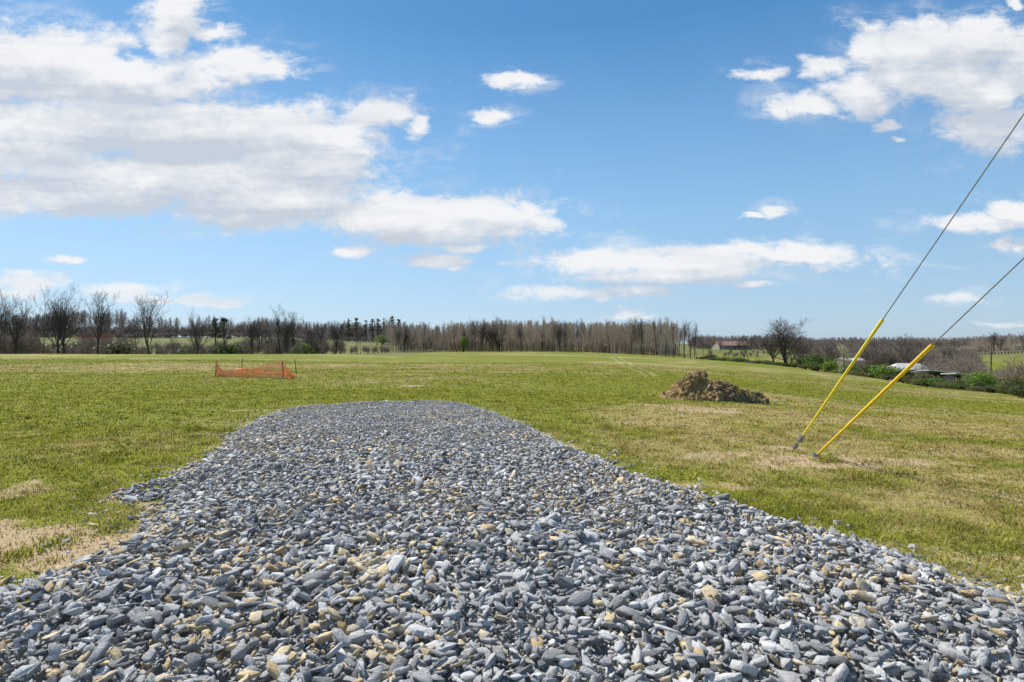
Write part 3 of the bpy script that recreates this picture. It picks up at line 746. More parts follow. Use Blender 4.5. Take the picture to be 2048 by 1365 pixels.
it = ranks(-60, 640, 150, 240, 330, lambda p: 684, (.7, 1.1), 20)+ranks(-60, 60, 136, 160, 26, lambda p: 655, (.9, 1.3), 20)+ranks(140, 270, 160, 200, 26, lambda p: 672, (.8, 1.2), 16)+ranks(480, 680, 160, 210, 50, lambda p: 668, (.7, 1.1), 22)+ranks(640, 780, 170, 215, 30, lambda p: 690, (.7, 1.), 12)
wood('thicket', it, LOWB, m_brush, 'leafless undergrowth beneath the left row of trees', 'thicket')

# ------------------------------------------------------------------ leafy plants
def leaf_cloud(lobes, nleaf, size, seed, hollow=.55):
    r = np.random.RandomState(seed); L = np.array(lobes); vol = (L[:, 3]*L[:, 4]*L[:, 5]); w = r.choice(len(L), nleaf, p=vol/vol.sum())
    d = r.normal(size=(nleaf, 3)); d /= np.linalg.norm(d, axis=1)[:, None]
    rad = (hollow+(1-hollow)*r.rand(nleaf)**.7)*(1+.18*np.sin(d[:, 0]*7+w)*np.sin(d[:, 2]*6))
    c = L[w, :3]+d*rad[:, None]*L[w, 3:6]
    nrm = d+r.normal(size=(nleaf, 3))*.7; nrm /= np.linalg.norm(nrm, axis=1)[:, None]
    t = np.cross(nrm, r.normal(size=(nleaf, 3))); t /= np.linalg.norm(t, axis=1)[:, None]; b_ = np.cross(nrm, t)
    s = size*r.uniform(.6, 1.3, (nleaf, 1))
    V_ = np.stack([c-t*s, c-b_*s*.5, c+t*s, c+b_*s*.5], 1).reshape(-1, 3)
    k = V_[:, 2] > -.1
    V_[~k, 2] = -.1
    return V_, np.arange(nleaf*4).reshape(-1, 4), np.repeat(r.rand(nleaf), 4)
SH = {}
def shrub_meshes(kind, seed, wide=1.):
    key = (kind, seed, wide)
    if key in SH: return SH[key]
    r = random.Random(seed); lobes = []
    for i in range(9):
        a = r.random()*6.28; q = r.uniform(.1, .62)*wide; hh = r.uniform(.25, .70)
        s = r.uniform(.26, .42); lobes.append((math.cos(a)*q, math.sin(a)*q*.8, hh, s*wide, s*wide, s*r.uniform(.7, 1.)))
    lobes.append((0, 0, .6, .38, .38, .36))
    V_, F_, a_ = leaf_cloud(lobes, 1500, .050, seed)
    o = mesh_np('foliage', V_, F_, m_leaf[kind], {'rnd': a_}); me = o.data; bpy.data.objects.remove(o)
    S_ = MB()
    for i in range(7):
        a = r.random()*6.28; q = r.uniform(.15, .5)
        S_.tube([(0, 0, -.05), (math.cos(a)*q*.5, math.sin(a)*q*.5, .35), (math.cos(a)*q, math.sin(a)*q, .75)], [.03, .02, .008], 4, cap=False)
    sm = bpy.data.meshes.new('stem'); sm.from_pydata(S_.v, [], S_.f); sm.materials.append(m_bark)
    SH[key] = (me, sm); return SH[key]
def add_shrub(kind, seed, px, Y, toprow, wpx, label, group=None, name='shrub', cat='shrub', wide=1., sink=.1):
    b0 = base(px, Y); h = hz(toprow, Y)-b0.z+sink; w = wpx/F*Y/1.25/wide
    e = empty(name, b0-Vector((0, 0, sink)), random.random()*.6-.3, (w, w, max(h, .5)))
    fm, sm = shrub_meshes(kind, seed, wide)
    for nm, me in (('foliage', fm), ('stem', sm)):
        o = bpy.data.objects.new(nm, me); COL.objects.link(o); o.parent = e
    tag(e, label, cat, group); return e
def edgeY(px): return float(np.interp(px, [1380, 1500, 1600, 1750, 1900, 2048, 2200], [212, 165, 135, 99, 75, 53, 40]))
HG = 'leafy shrubs in the hedge along the field edge'
HEDGE = [ # px, dY, top, width px, kind, seed, label
 (1418,4,708,34,'olive',1,'low olive shrub at the hedge start under thin trees'),
 (1446,3,712,44,'bright',2,'bright green low shrub below the farmhouse'),
 (1470,5,716,30,'green',3,'small green shrub right of the bright one below the farmhouse'),
 (1512,2,723,40,'olive',4,'low olive shrub between the trunk clump and the big bare tree'),
 (1545,2,727,34,'green',1,'low green shrub at the foot of the big round bare tree'),
 (1578,2,728,36,'dark',2,'low dark shrub under the right of the big round bare tree'),
 (1604,3,712,44,'dark',3,'dark shrub directly right of the big round bare tree'),
 (1636,4,706,44,'green',4,'tall green shrub mid hedge left of the pale blossom tree'),
 (1628,0,723,36,'green',5,'low green shrub fronting the tall one mid hedge'),
 (1659,1,720,40,'bright',1,'rounded light green shrub left of the pale blossom tree'),
 (1706,2,727,46,'green',2,'green shrub right of the pale blossom tree'),
 (1737,2,727,44,'dark',3,'dark green shrub behind the left yellow guard'),
 (1776,1,729,52,'bright',4,'light green domed shrub between the two yellow guards'),
 (1806,1,737,44,'dark',5,'dark shrub in front of the white barn roof'),
 (1842,2,744,48,'olive',1,'olive shrub below the right end of the barn roof'),
 (1872,1,752,50,'green',2,'green shrub left of the open shed'),
 (1836,-2,757,44,'olive',2,'small olive shrub at field edge beyond the right guard'),
 (1900,-1,762,46,'olive',3,'low olive shrub in front of the open shed'),
 (1930,0,766,44,'green',4,'low green shrub before the small shed'),
 (1962,2,742,62,'bright',5,'big bright green shrub left of the utility pole'),
 (1950,-3,772,44,'olive',5,'olive shrub fronting the big bright green one'),
 (1984,-2,770,52,'dark',1,'dark green shrub in front of the utility pole'),
 (2012,0,764,52,'green',2,'green shrub right of the utility pole'),
 (2040,-2,768,56,'dark',3,'dark green shrub at the right edge of the photo'),
 (2034,4,752,46,'olive',4,'taller olive shrub close to the right edge'),
]
for px, dY, top, w, kd, sd, lab in HEDGE: add_shrub(kd, sd, px, edgeY(px)+2+dY, top, w, lab, HG)
for px, Y, top, w, kd, lab in [(435, 150, 686, 36, 'olive', 'olive leafy shrub under the evergreen pair at left'), (455, 152, 684, 60, 'green', 'green leafy shrub right of the evergreen pair at left'),
                           (375, 153, 690, 40, 'green', 'green low shrub left of the egg-crowned tree'), (602, 158, 684, 40, 'bright', 'yellow green shrub behind the right end of the netting'),
                           (765, 300, 666, 34, 'bright', 'yellow green shrub below the tall pines'), (228, 160, 680, 70, 'olive', 'olive shrub left of the twin-trunk tree'),
                           (150, 170, 684, 60, 'olive', 'olive shrub behind the tallest pair at left'), (60, 160, 684, 60, 'olive', 'olive brush behind the low spreading tree')]:
    add_shrub(kd, 3, px, Y, top, w, lab, 'leafy shrubs under the left row of trees')
random.seed(31)
pq = 1405.
while pq < 2075:
    Yq = edgeY(pq)+1.2; rowb = HR+(EYE-float(H(at(pq, Yq), Yq)))/Yq*F; hh = random.uniform(1.1, 2.0)*F/Yq*.8
    add_shrub(random.choice(['olive', 'dark', 'green', 'olive']), random.randint(1, 5), pq, Yq, rowb-hh, random.uniform(22, 40)*(.7+.3*(2048-pq)/650.)*max(1, 90/Yq)**.5,
              'low tangled shrub in the front row of the hedge at the field edge', 'low shrubs fronting the hedge')
    pq += random.uniform(15, 24)*max(1, 90/Yq)**.5
add_shrub('bright', 7, 927, 224, 672, 11, 'narrow bright green sapling in leaf before the wood', name='leafy_sapling', cat='tree', wide=.5)
# red-brown budding trees
for px, Y, top, w, lab in [(178, 200, 652, 1.1, 'reddish budding tree behind the tallest pair at left'), (212, 205, 650, 1.0, 'reddish budding tree right of the straight-trunk tree'), (712, 185, 688, .9, 'red brown brush at the foot of the paired dark trunks')]:
    add_tree(BRUSHR[0], px, Y, top, lab, name='budding_tree', wfac=w)
# pale blossom tree
def crown_tree(px, Y, top, kind, label, name, lobes, nleaf, ls, seed, trunk_h, tr, grp=None):
    b0 = base(px, Y); h = hz(top, Y)-b0.z; e = empty(name, b0, 0, h)
    V_, F_, a_ = leaf_cloud(lobes, nleaf, ls, seed, .3)
    mesh_np('crown', V_, F_, m_leaf[kind], {'rnd': a_}, parent=e)
    tm = MB(); tm.tube([(0, 0, -.03), (.01, 0, .3), (-.01, .01, .6), (0, 0, trunk_h)], [tr*1.2, tr, tr*.7, tr*.3], 7)
    r = random.Random(seed)
    for l in lobes: tm.tube([(0, 0, max(.1, l[2]-.18)), (l[0]*.6, l[1]*.6, l[2]-.05), (l[0], l[1], l[2])], [tr*.45, tr*.3, tr*.12], 4, cap=False)
    tm.build('trunk', m_bark, e, True); tag(e, label, 'tree', grp); return e
r_ = random.Random(5)
crown_tree(1688, edgeY(1688)+3, 688, 'pale', 'pale cream blossoming tree in the hedge left of the yellow guards', 'blossom_tree',
           [(r_.uniform(-.18, .18)*(1.1-z), r_.uniform(-.15, .15), z, .17*(1.25-z*.6), .17, .12) for z in (.18, .28, .36, .45, .52, .6, .68, .76, .84, .9)], 1500, .016, 5, .9, .02)
# pines
def pine_lobes(seed, lean=0.):
    r = random.Random(seed); out = []
    for i in range(17):
        z = r.uniform(.45, .96); q = (1.05-z)*.26+.03; a = r.random()*6.28
        out.append((math.cos(a)*q*r.uniform(.2, 1.), math.sin(a)*q*r.uniform(.2, 1), z, .06+.06*(1-z), .06, .040))
    out.append((0, 0, .95, .05, .05, .045)); return out
PI_ = [(683,330,648,'dark pine at the left of the tall pine group'),(697,335,636,'pine with tufted top, second from left in the group'),(713,330,635,'pine beside the reddish tree top in the pine group'),(732,335,640,'pine with thin crown left of the dense pines'),
       (745,330,637,'slim pine in the middle of the pine group'),(756,325,637,'dense dark pine in the middle right of the group'),(768,320,635,'densest dark pine filled almost to the ground'),(784,330,631,'tallest pine of the group on the skyline'),(797,335,638,'pine at the right end of the pine group'),
       (431,156,636,'dark evergreen, left one of the pair in the left row'),(448,158,634,'dark evergreen, right one of the pair in the left row')]
for i, (px, Y, top, lab) in enumerate(PI_):
    lb = pine_lobes(100+i)
    if 'densest' in lab: lb += [(0.04*math.sin(z*30), 0, z, .13, .10, .06) for z in (.25, .35, .45, .55, .65)]
    crown_tree(px, Y, top, 'pine', lab, 'pine_tree', lb, 900, .017, 200+i, .97, .014, 'dark evergreens on the left skyline')

# right side bare trees
RIGHT = [
 (1347, 200, 642, TALL[1], .8, 'bare tree, leftmost of the open trees at the wood end'), (1368, 196, 634, VASE[3], .55, 'tall bare tree at the right end of the wood'),
 (1381, 192, 640, VASE[1], .55, 'bare tree, last tall one right of the wood'), (1393, 195, 655, THIN[1], 1., 'thin bare tree beside the last tall one'),
 (1408, 205, 668, THIN[2], 1., 'thin bare tree left of the farmhouse'), (1416, 202, 672, THIN[0], 1., 'thin dark tree just left of the farmhouse gable'),
 (1440, 300, 676, VASE[1], .9, 'far bare tree in front of the farmhouse gable'), (1502, 320, 672, OAK[1], 1., 'far bare tree over the right end of the farmhouse roof'), (1478, 320, 680, OAK[2], .9, 'far bare tree before the middle of the farmhouse'), (1467, 180, 690, THIN[0], 1.4, 'short bare tree in front of the farmhouse'), (1480, 176, 668, THIN[1], 1.3, 'bare tree, left one of the trunk clump right of the farmhouse'), (1487, 174, 676, THIN[2], 1.5, 'bare tree in the middle of the trunk clump'), (1497, 172, 670, THIN[0], 1.4, 'bare tree, right one of the trunk clump'),
 (1547, 152, 664, OAK[0], 1.4, 'smaller bare tree left of the big round bare tree'), (1571, 148, 630, OAK[1], 2.0, 'big round-crowned bare tree standing above the hedge'), (1584, 155, 664, OAK[2], 1.2, 'bare tree tucked right of the big round one'), (1612, 170, 676, OAK[0], 1.4, 'low brown bare tree right of the big round tree'),
 (1661, 165, 683, OAK[1], .8, 'bare tree left of the pale blossom tree'), (1740, 125, 674, OAK[2], .7, 'bare tree crossed by the left yellow guard'), (1770, 135, 680, VASE[0], .8, 'bare tree between the guards'), (1812, 165, 665, VASE[1], 1.2, 'open crowned bare tree above the white barn roof'),
 (1895, 180, 690, OAK[0], .8, 'bare brown tree behind the open shed'), (1987, 262, 660, OAK[1], .8, 'wide bare oak on the slope left of the fence end'), (2002, 266, 661, OAK[2], .75, 'wide bare oak on the slope beside its neighbour'), (2046, 264, 662, VASE[2], .8, 'bare oak at the right edge of the skyline'),
]
for px, Y, top, pr, wf, lab in RIGHT: add_tree(pr, px, Y, top, lab, 'bare trees right of the wood', wfac=wf)
random.seed(77)
BL = ['brown leafless bush behind the left end of the open shed roof', 'brown leafless bush rising over the middle of the blue grey shed roof', 'tall brown leafless bush over the right end of the blue grey shed roof', 'brown leafless bush directly above the smaller pale-roofed shed', 'brown leafless bush just left of the big bright green shrub', 'low brown leafless bush just right of the utility pole foot', 'brown leafless bush second to the right of the utility pole', 'brown leafless bush third to the right of the utility pole', 'tallest brown leafless bush cut by the right edge of the photo', 'short brown leafless bush crossing the utility pole foot', 'brown leafless bush in front of the right end of the pale barn', 'brown leafless bush just right of the left yellow guard', 'brown leafless bush before the left half of the pale barn roof', 'brown leafless bush left of the pale barn roof', 'brown leafless bush right of the big round bare tree']
for i, (px, Y, top) in enumerate([(1850,112,722),(1880,118,718),(1905,124,715),(1930,118,712),(1950,112,716),(1995,82,735),(2012,78,728),(2030,74,722),(2048,70,705),(1978,90,738),(1870,122,730),(1720,118,712),(1790,112,734),(1760,112,722),(1625,150,700)]):
    add_tree(BRUSH[i % 3], px, Y, top, BL[i], 'leafless bushes behind the hedge', name='bare_bush', cat='bush', wfac=1.35)

# ------------------------------------------------------------------ buildings
m_white = simple('white_metal_roof', (.50, .48, .44), .5, .08, 2., 0)
m_blueroof = simple('blue_grey_metal', (.42, .47, .52), .4, .1, 2., 0, .3)
m_cream = simple('cream_siding', (.36, .31, .24), .8, .1, 1., 0)
m_brownroof = simple('faded_brown_shingles', (.30, .18, .145), .9, .25, .8, 0)
m_dark = simple('dark_opening', (.03, .03, .035), .6, .1, 1., 0)  # near-black colour stands in for shade inside doorways and open sheds
m_grey = simple('weathered_board', (.30, .29, .27), .8, .2, 2., 0)
m_glass = simple('window_glass', (.05, .06, .08), .15, .1, 1., 0)
def gable(name, px, Y, w, dpt, hw, hr, rz, wm, rm, label, hip=0., zoff=0.):
    e = empty(name, base(px, Y)+Vector((0, 0, zoff)), rz)
    wb = MB(); wb.box((0, 0, hw/2-.3), (w, dpt, hw+.6))
    if not hip:      # gable triangles
        for sx in (-1, 1):
            b = len(wb.v); x0 = sx*w/2
            wb.v += [(x0, -dpt/2, hw), (x0, dpt/2, hw), (x0, 0, hw+hr*.93), (x0-sx*.1, -dpt/2, hw), (x0-sx*.1, dpt/2, hw), (x0-sx*.1, 0, hw+hr*.93)]
            wb.f += [(b, b+1, b+2), (b+5, b+4, b+3)]
    wb.build('wall', wm, e)
    rb = MB(); ov = .5; hx = w/2+ov; hy = dpt/2+ov; t = .15; z0 = hw-.1
    rx_ = hx-hip
    top = [(-hx, -hy, z0), (hx, -hy, z0), (hx, hy, z0), (-hx, hy, z0), (-rx_, 0, hw+hr), (rx_, 0, hw+hr)]
    rb.v += top+[(x, y, z-t) for x, y, z in top]
    for q in ((0, 1, 5, 4), (2, 3, 4, 5), (1, 2, 5), (3, 0, 4)):
        if not hip and len(q) == 3: continue
        rb.f.append(q); rb.f.append(tuple(i+6 for i in q)[::-1])
    rb.f += [(0, 6, 7, 1), (2, 8, 9, 3)]
    if hip: rb.f += [(1, 7, 8, 2), (3, 9, 6, 0)]
    else: rb.f += [(1, 7, 11, 5), (5, 11, 8, 2), (0, 4, 10, 6), (4, 3, 9, 10)]
    rb.build('roof', rm, e)
    tag(e, label, 'house' if 'house' in name else 'barn'); return e
fh = gable('farmhouse', 1464, 375, 24, 9, 3.0, 2.7, .22, m_cream, m_brownroof, 'long low farmhouse with faded brown roof beyond the trees')
for i, x in enumerate((-6.5, -2.5, 1.5, 5.5)):
    wn = MB(); wn.box((x, -4.53, 1.6), (1.3, .06, 1.1)); o = wn.build('window', m_glass, fh)
    fr = MB(); [fr.box((x+dx, -4.56, 1.6+dz), (sx, .10, sz)) for dx, dz, sx, sz in ((0, .6, 1.5, .1), (0, -.6, 1.5, .1), (-.7, 0, .1, 1.1), (.7, 0, .1, 1.1))]; fr.build('frame', m_white, o)
dr = MB(); dr.box((-.4, -4.53, 1.05), (1., .07, 2.1)); dr.build('door', m_dark, fh)
pc = MB(); pc.box((0.5, -5.4, 2.55), (17, 1.9, .14)); pc.build('porch_roof', m_brownroof, fh)
for x in (-7.8, -4, 0, 4, 8.2): q = MB(); q.box((x, -6.2, 1.2), (.18, .18, 2.5)); q.build('porch_post', m_grey, fh)
Yb = 158
bn = gable('barn', 1815, Yb, 11, 9, hz(742, Yb)-base(1815, Yb).z, 2.1, -.25, m_grey, m_white, 'barn with a pale hipped metal roof behind the hedge', hip=3.4)
q = MB(); q.box((0, -4.55, 1.5), (3, .08, 3)); q.build('door', m_dark, bn)
bn2 = gable('outbuilding', 1700, 165, 5.5, 4, hz(720, 165)-base(1700, 165).z, .55, .1, m_grey, m_white, 'small outbuilding with low white roof behind the pale blossom tree')
def shed(px0, px1, Y, row_t, rowdrop, label, rm):
    xm = at((px0+px1)/2, Y); w = (px1-px0)/F*Y; e = empty('open_shed', (xm, Y, float(H(xm, Y)))); zt = hz(row_t, Y)-e.location.z; e.rotation_euler = (0, 0, -.12)
    rf = MB(); R = Matrix.Rotation(.08, 3, 'Y')@Matrix.Rotation(-.07, 3, 'X'); rf.box((0, 1.4, zt), (w+.5, 4.4, .16), R); rf.build('roof', rm, e)
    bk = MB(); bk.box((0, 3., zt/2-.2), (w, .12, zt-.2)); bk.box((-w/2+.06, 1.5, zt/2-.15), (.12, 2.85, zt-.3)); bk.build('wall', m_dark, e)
    for i in range(4): p = MB(); p.box((-w/2+.15+(w-.3)*i/3, -.2, zt/2-.25), (.14, .14, zt-.45)); p.build('post', m_grey, e)
    rl = MB(); rl.box((0, -.32, max(.9, zt-1.75)), (w, .06, .14)); rl.build('rail', m_white, e)
    tag(e, label, 'shed'); return e
shed(1858, 1908, 108, 744.5, 0, 'open-fronted shed with blue grey metal roof behind the hedge', m_blueroof)
shed(1910, 1942, 103, 750, 0, 'smaller shed with pale roof right of the blue grey one', m_white)

# ------------------------------------------------------------------ utility pole far right + wires
m_pole = simple('creosoted_pole', (.10, .075, .055), .9, .25, 3., 0)
m_wire = simple('wire', (.10, .10, .11), .5, .05, 3., 0, .6)
Yp = 140; bp_ = base(1982, Yp); ph = hz(684, Yp)-bp_.z
up = empty('utility_pole', bp_); tag(up, 'brown wooden utility pole rising from the hedge at right', 'pole')
q = MB(); q.tube([(0, 0, -.5), (0, 0, ph)], [.19, .13], 10); q.build('shaft', m_pole, up, True)
q = MB(); q.box((0, -.16, ph-.25), (1.6, .1, .13)); q.build('crossarm', m_pole, up)
for dx in (-.65, 0, .65): q = MB(); q.tube([(dx, -.16, ph-.18), (dx, -.16, ph-.02)], [.05, .035], 8); q.build('insulator', m_grey, up)
def wire(name, p0, p1, sag, r, label, n=24):
    w = MB(); P_ = []
    for i in range(n+1):
        t = i/n; p = Vector(p0).lerp(Vector(p1), t); p.z -= sag*4*t*(1-t); P_.append(p)
    w.tube(P_, [r]*(n+1), 5); o = w.build(name, m_wire, None, True); tag(o, label, 'wire', 'overhead wires of the far utility pole'); return o
for rowL, rowP, rowR, lab in [(700, 683.5, 684, 'upper overhead wire crossing the far utility pole top'), (710, 695, 696, 'lower overhead wire below the far pole crossarm')]:
    pl = Vector((at(1640, 205), 205, hz(rowL-6, 205))); pm = Vector((bp_.x, Yp-.2, hz(rowP, Yp))); pr_ = Vector((at(2500, 90), 90, hz(rowR-10, 90)))
    w = MB(); P_ = []
    for a_, c_ in ((pl, pm), (pm, pr_)):
        for i in range(20):
            t = i/19; p = a_.lerp(c_, t); p.z -= .8*4*t*(1-t); P_.append(p)
    w.tube(P_, [.020]*len(P_), 5); tag(w.build('overhead_wire', m_wire, None, True), lab, 'wire', 'overhead wires of the far utility pole')
# fence on the far slope
fe = empty('paddock_fence', (0, 0, 0)); tag(fe, 'low board fence with dark posts along the top of the green slope', 'fence')
r1 = MB(); pp = []
for i in range(22):
    px = 1945+i*6.5; Y = float(np.interp(px, [1945, 2048, 2100], [262, 250, 246])); pp.append(base(px, Y))
for i, p in enumerate(pp):
    q = MB(); q.box((p.x, p.y, p.z+.6), (.22, .22, 1.3)); q.build('post', m_pole, fe)
r1.tube([p+Vector((0, -.15, 1.15)) for p in pp], [.11]*len(pp), 4); r1.build('rail', m_grey, fe)

# ------------------------------------------------------------------ guy wires with yellow guards
m_yel = simple('yellow_guard_plastic', (.82, .65, .03), .7, .08, 3., .02, 0, .4)
m_yel2 = simple('orange_yellow_guard_plastic', (.86, .54, .02), .7, .08, 3., .02, 0, .4)
m_galv = simple('galvanised_steel', (.33, .33, .34), .45, .2, 12., .1, .7)
def guy(p0, dirv, t_guard, t_gtop, length, gm, labels, exposed):
    p0 = Vector(p0); d = Vector(dirv).normalized()
    e = empty('guy_wire', p0); tag(e, labels, 'guy wire', 'guy wires anchored in the grass')
    w = MB(); w.tube([d*(-.05 if not exposed else .02), d*length], [.0055, .0055], 8); w.build('wire', m_galv, e, True)
    # half-open plastic guard: a C section
    g_ = MB(); n = 14; side = d.cross(Vector((0, 0, 1))).normalized(); upv = side.cross(d).normalized()
    for (tt, rad) in [(t_guard, .017), (t_guard+.5*(t_gtop-t_guard), .021), (t_gtop, .025)]:
        rad *= .86 if not exposed else .78
        for shell in (1., .82):
            for j in range(n+1):
                a = math.radians(-150)+math.radians(300)*j/n-PI/2
                g_.v.append(tuple(d*tt+(side*math.cos(a)+upv*math.sin(a))*rad*shell))
    k = n+1
    for s_ in range(2):
        b = s_*2*k
        for j in range(n):
            g_.f.append((b+j, b+j+1, b+2*k+j+1, b+2*k+j)); g_.f.append((b+k+j+1, b+k+j, b+3*k+j, b+3*k+j+1))
        for j in (0, n): g_.f.append((b+j, b+k+j, b+3*k+j, b+2*k+j))
    for b in (0, 4*k):
        for j in range(n): g_.f.append((b+j, b+j+1, b+k+j+1, b+k+j))
    g_.build('guard', gm, e, True)
    if exposed:
        q = MB(); q.tube([d*-.12, d*.16], [.011, .011], 8); q.build('anchor_rod', m_galv, e, True)
        q = MB(); R = d.to_track_quat('Z', 'Y').to_matrix(); q.box(d*.13, (.055, .03, .07), R); q.tube([d*.13-side*.045, d*.13+side*.045], [.012, .012], 8); q.tube([d*.17+upv*.02, d*.20+upv*.012, d*.23], [.012, .012, .008], 6)
        q.build('eye_nut', m_galv, e)
        q = MB(); q.box(d*(t_guard-.04), (.06, .035, .13), R)
        for k_ in (-.04, 0, .04): q.tube([d*(t_guard-.04+k_)-upv*.04, d*(t_guard-.04+k_)+upv*.045], [.009, .009], 6)
        q.build('wire_clamp', m_galv, e)
    else:
        q = MB(); q.tube([d*-.10, d*.06], [.012, .012], 8); q.box(d*.02, (.09, .05, .05), d.to_track_quat('Z', 'Y').to_matrix()); q.build('anchor_rod', m_galv, e)
    return e
# anchor points and directions: both run up towards the pole that stands behind the viewer's right shoulder
def ray(px, row, Y): return Vector((at(px, Y), Y, hz(row, Y)))
A0 = ray(1583, 905, EYE*F/(905-HR)); A0.z = float(H(A0.x, A0.y)); A1 = ray(2048, 230, 5.0)
B0 = ray(1630, 916, EYE*F/(916-HR)); B0.z = float(H(B0.x, B0.y)); B1 = ray(2048, 517, 5.02)
def tpar(p0, p1, px):      # length along the line where it crosses a column
    d = (p1-p0).normalized(); k = (px-CX)/F; return (k*p0.y-p0.x)/(d.x-k*d.y)
guy(A0, A1-A0, tpar(A0, A1, 1604), tpar(A0, A1, 1766), 17, m_yel, 'steel guy wire in a yellow guard with its anchor fittings exposed, the left one', True)
guy(B0, B1-B0, tpar(B0, B1, 1635), tpar(B0, B1, 1865), 12.5, m_yel2, 'steel guy wire in a thicker orange yellow guard reaching the grass, the right one', False)

# ------------------------------------------------------------------ orange safety netting on stakes
m_net = simple('orange_netting', (1., .41, .17), .6, .15, 6., 0)
m_stake = simple('dark_stake', (.05, .04, .035), .8, .2, 8., 0)
m_stake2 = simple('rusty_stake', (.20, .055, .025), .8, .25, 8., 0)
FB = base(500, 32)
fen = empty('safety_fence', FB); tag(fen, 'sagging orange safety netting strung on four short stakes in the field', 'fence')
def gp(px, row):      # where the ground shows at this row
    Ys = np.linspace(8, 120, 2400); rows = HR+(EYE-H(at(px, Ys), Ys))/Ys*F; i = int(np.argmax(rows < row)); return Vector((at(px, Ys[i]), Ys[i], float(H(at(px, Ys[i]), Ys[i]))))
S1, S2, S3, S4 = gp(431, 753.5), gp(483, 741), gp(567, 758), gp(593, 748.5)
def stake(p, toppx, toprow, m):
    top = Vector((at(toppx, p.y), p.y, hz(toprow, p.y))); q = MB(); d = top-p
    q.tube([p-FB-d*.08, top-FB], [.020, .018], 6); q.box((top+p)/2-FB, (.012, .045, d.length), d.to_track_quat('Z', 'Y').to_matrix()); q.build('stake', m, fen); return top
T1 = stake(S1, 434.5, 721, m_stake2); T2 = stake(S2, 485.5, 716.5, m_stake); T3 = stake(S3, 564.5, 723, m_stake2); T4 = stake(S4, 589.5, 719, m_stake)
def net(name, pathfn, topfn_, L, cell=.09, rows=13, seed=0, crumple=.03):
    """pathfn(s)->ground xy point for s in 0..1; topfn_(s)->top height; strands both ways"""
    nc = int(L/cell); G_ = []; sd = seed
    for i in range(nc+1):
        s = i/nc; p = pathfn(s); h = topfn_(s); col = []
        for j in range(rows+1):
            t = j/rows; slack = (1.15-h)     # the loose net bulges and folds near the ground
            ox = (vnoise(s*14, t*5+2, sd)-.5)*crumple*2+(vnoise(s*34, t*9, sd+3)-.5)*crumple; oy = (vnoise(s*12+5, t*6, sd+1)-.5)*(crumple*2+slack*.28)*math.sin(PI*min(1, t*.9+.1))
            oz = (vnoise(s*18, t*4, sd+2)-.5)*crumple*.9*(1-.6*t)
            col.append(Vector((p[0]+ox, p[1]+oy, float(H(p[0], p[1]))+.02+h*t+oz-.02*t)))
        G_.append(col)
    m_ = MB(); w = .0135
    for i in range(nc+1): m_.tube([q-FB for q in G_[i]], [w*.8]*(rows+1), 3, cap=False)
    for j in range(rows+1): m_.tube([G_[i][j]-FB for i in range(nc+1)], [w*(1.5 if j in (0, rows) else 1)]*(nc+1), 3, cap=False)
    return m_.build(name, m_net, fen)
lerp = lambda a, b_, s: (a.x+(b_.x-a.x)*s, a.y+(b_.y-a.y)*s)
H1 = T1.z-S1.z; H3 = T3.z-S3.z
net('netting', lambda s: lerp(S1, S3, s), lambda s: float(np.interp(s, [0, .03, .09, .13, .45, .60, .75, .93, 1.], [H1*.88, H1*.8, H1*.45, .36, .40, .50, .64, .86, H3*.93])), (S3-S1).length, seed=3)
SB = S1+Vector((-.28, 1.6, 0)); SC = S3+Vector((.45, .35, 0)); SD = S4+Vector((-.2, -.3, 0))
net('netting', lambda s: lerp(S1, SB, s), lambda s: float(np.interp(s, [0, .3, 1], [H1*.86, .55, .12])), (SB-S1).length, seed=8)
net('netting', lambda s: lerp(S3, SC, s), lambda s: float(np.interp(s, [0, .25, .6, 1], [H3*.93, .6, .3, .08])), .9, seed=11, crumple=.08)
net('netting', lambda s: lerp(SB, S2+Vector((0, .1, 0)), s), lambda s: .14, (S2-SB).length, rows=6, seed=15)
net('netting', lambda s: lerp(S2+Vector((0, .1, 0)), SC, s), lambda s: .14+.06*math.sin(s*9), (SC-S2).length, rows=6, seed=17)

# ------------------------------------------------------------------ dirt pile
m_dirt, T, b = mat('dug_soil', .95, .1)
co = T.n('ShaderNodeTexCoord'); n1 = T.noise(co.outputs['Object'], 2.2, 5, .65).outputs[0]; n2 = T.noise(co.outputs['Object'], 11, 5, .7).outputs[0]
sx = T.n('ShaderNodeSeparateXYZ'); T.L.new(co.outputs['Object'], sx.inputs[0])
side = T.ramp(T.m('ADD', sx.outputs[0], T.m('MULTIPLY', T.m('SUBTRACT', n1, .5), 2.)), -.5, .9)  # right part more olive, with the heap's shadow side darkened in the colour
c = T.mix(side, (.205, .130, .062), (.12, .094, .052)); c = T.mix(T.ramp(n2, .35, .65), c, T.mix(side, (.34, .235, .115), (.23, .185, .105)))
c = T.mix(T.m('MULTIPLY', T.ramp(n1, .60, .68), .6), c, (.12, .15, .04))
T.L.new(c, b.inputs['Base Color']); bp = T.n('ShaderNodeBump'); T.set(bp.inputs['Height'], n2); bp.inputs['Strength'].default_value = .7; bp.inputs['Distance'].default_value = .06; T.L.new(bp.outputs[0], b.inputs['Normal'])
PL = base(1425, 20.3); kx = PL.y/F      # metres per photo column at the pile
pe = empty('dirt_pile', PL); tag(pe, 'heap of dug brown soil and upturned sod on the grass', 'dirt pile')
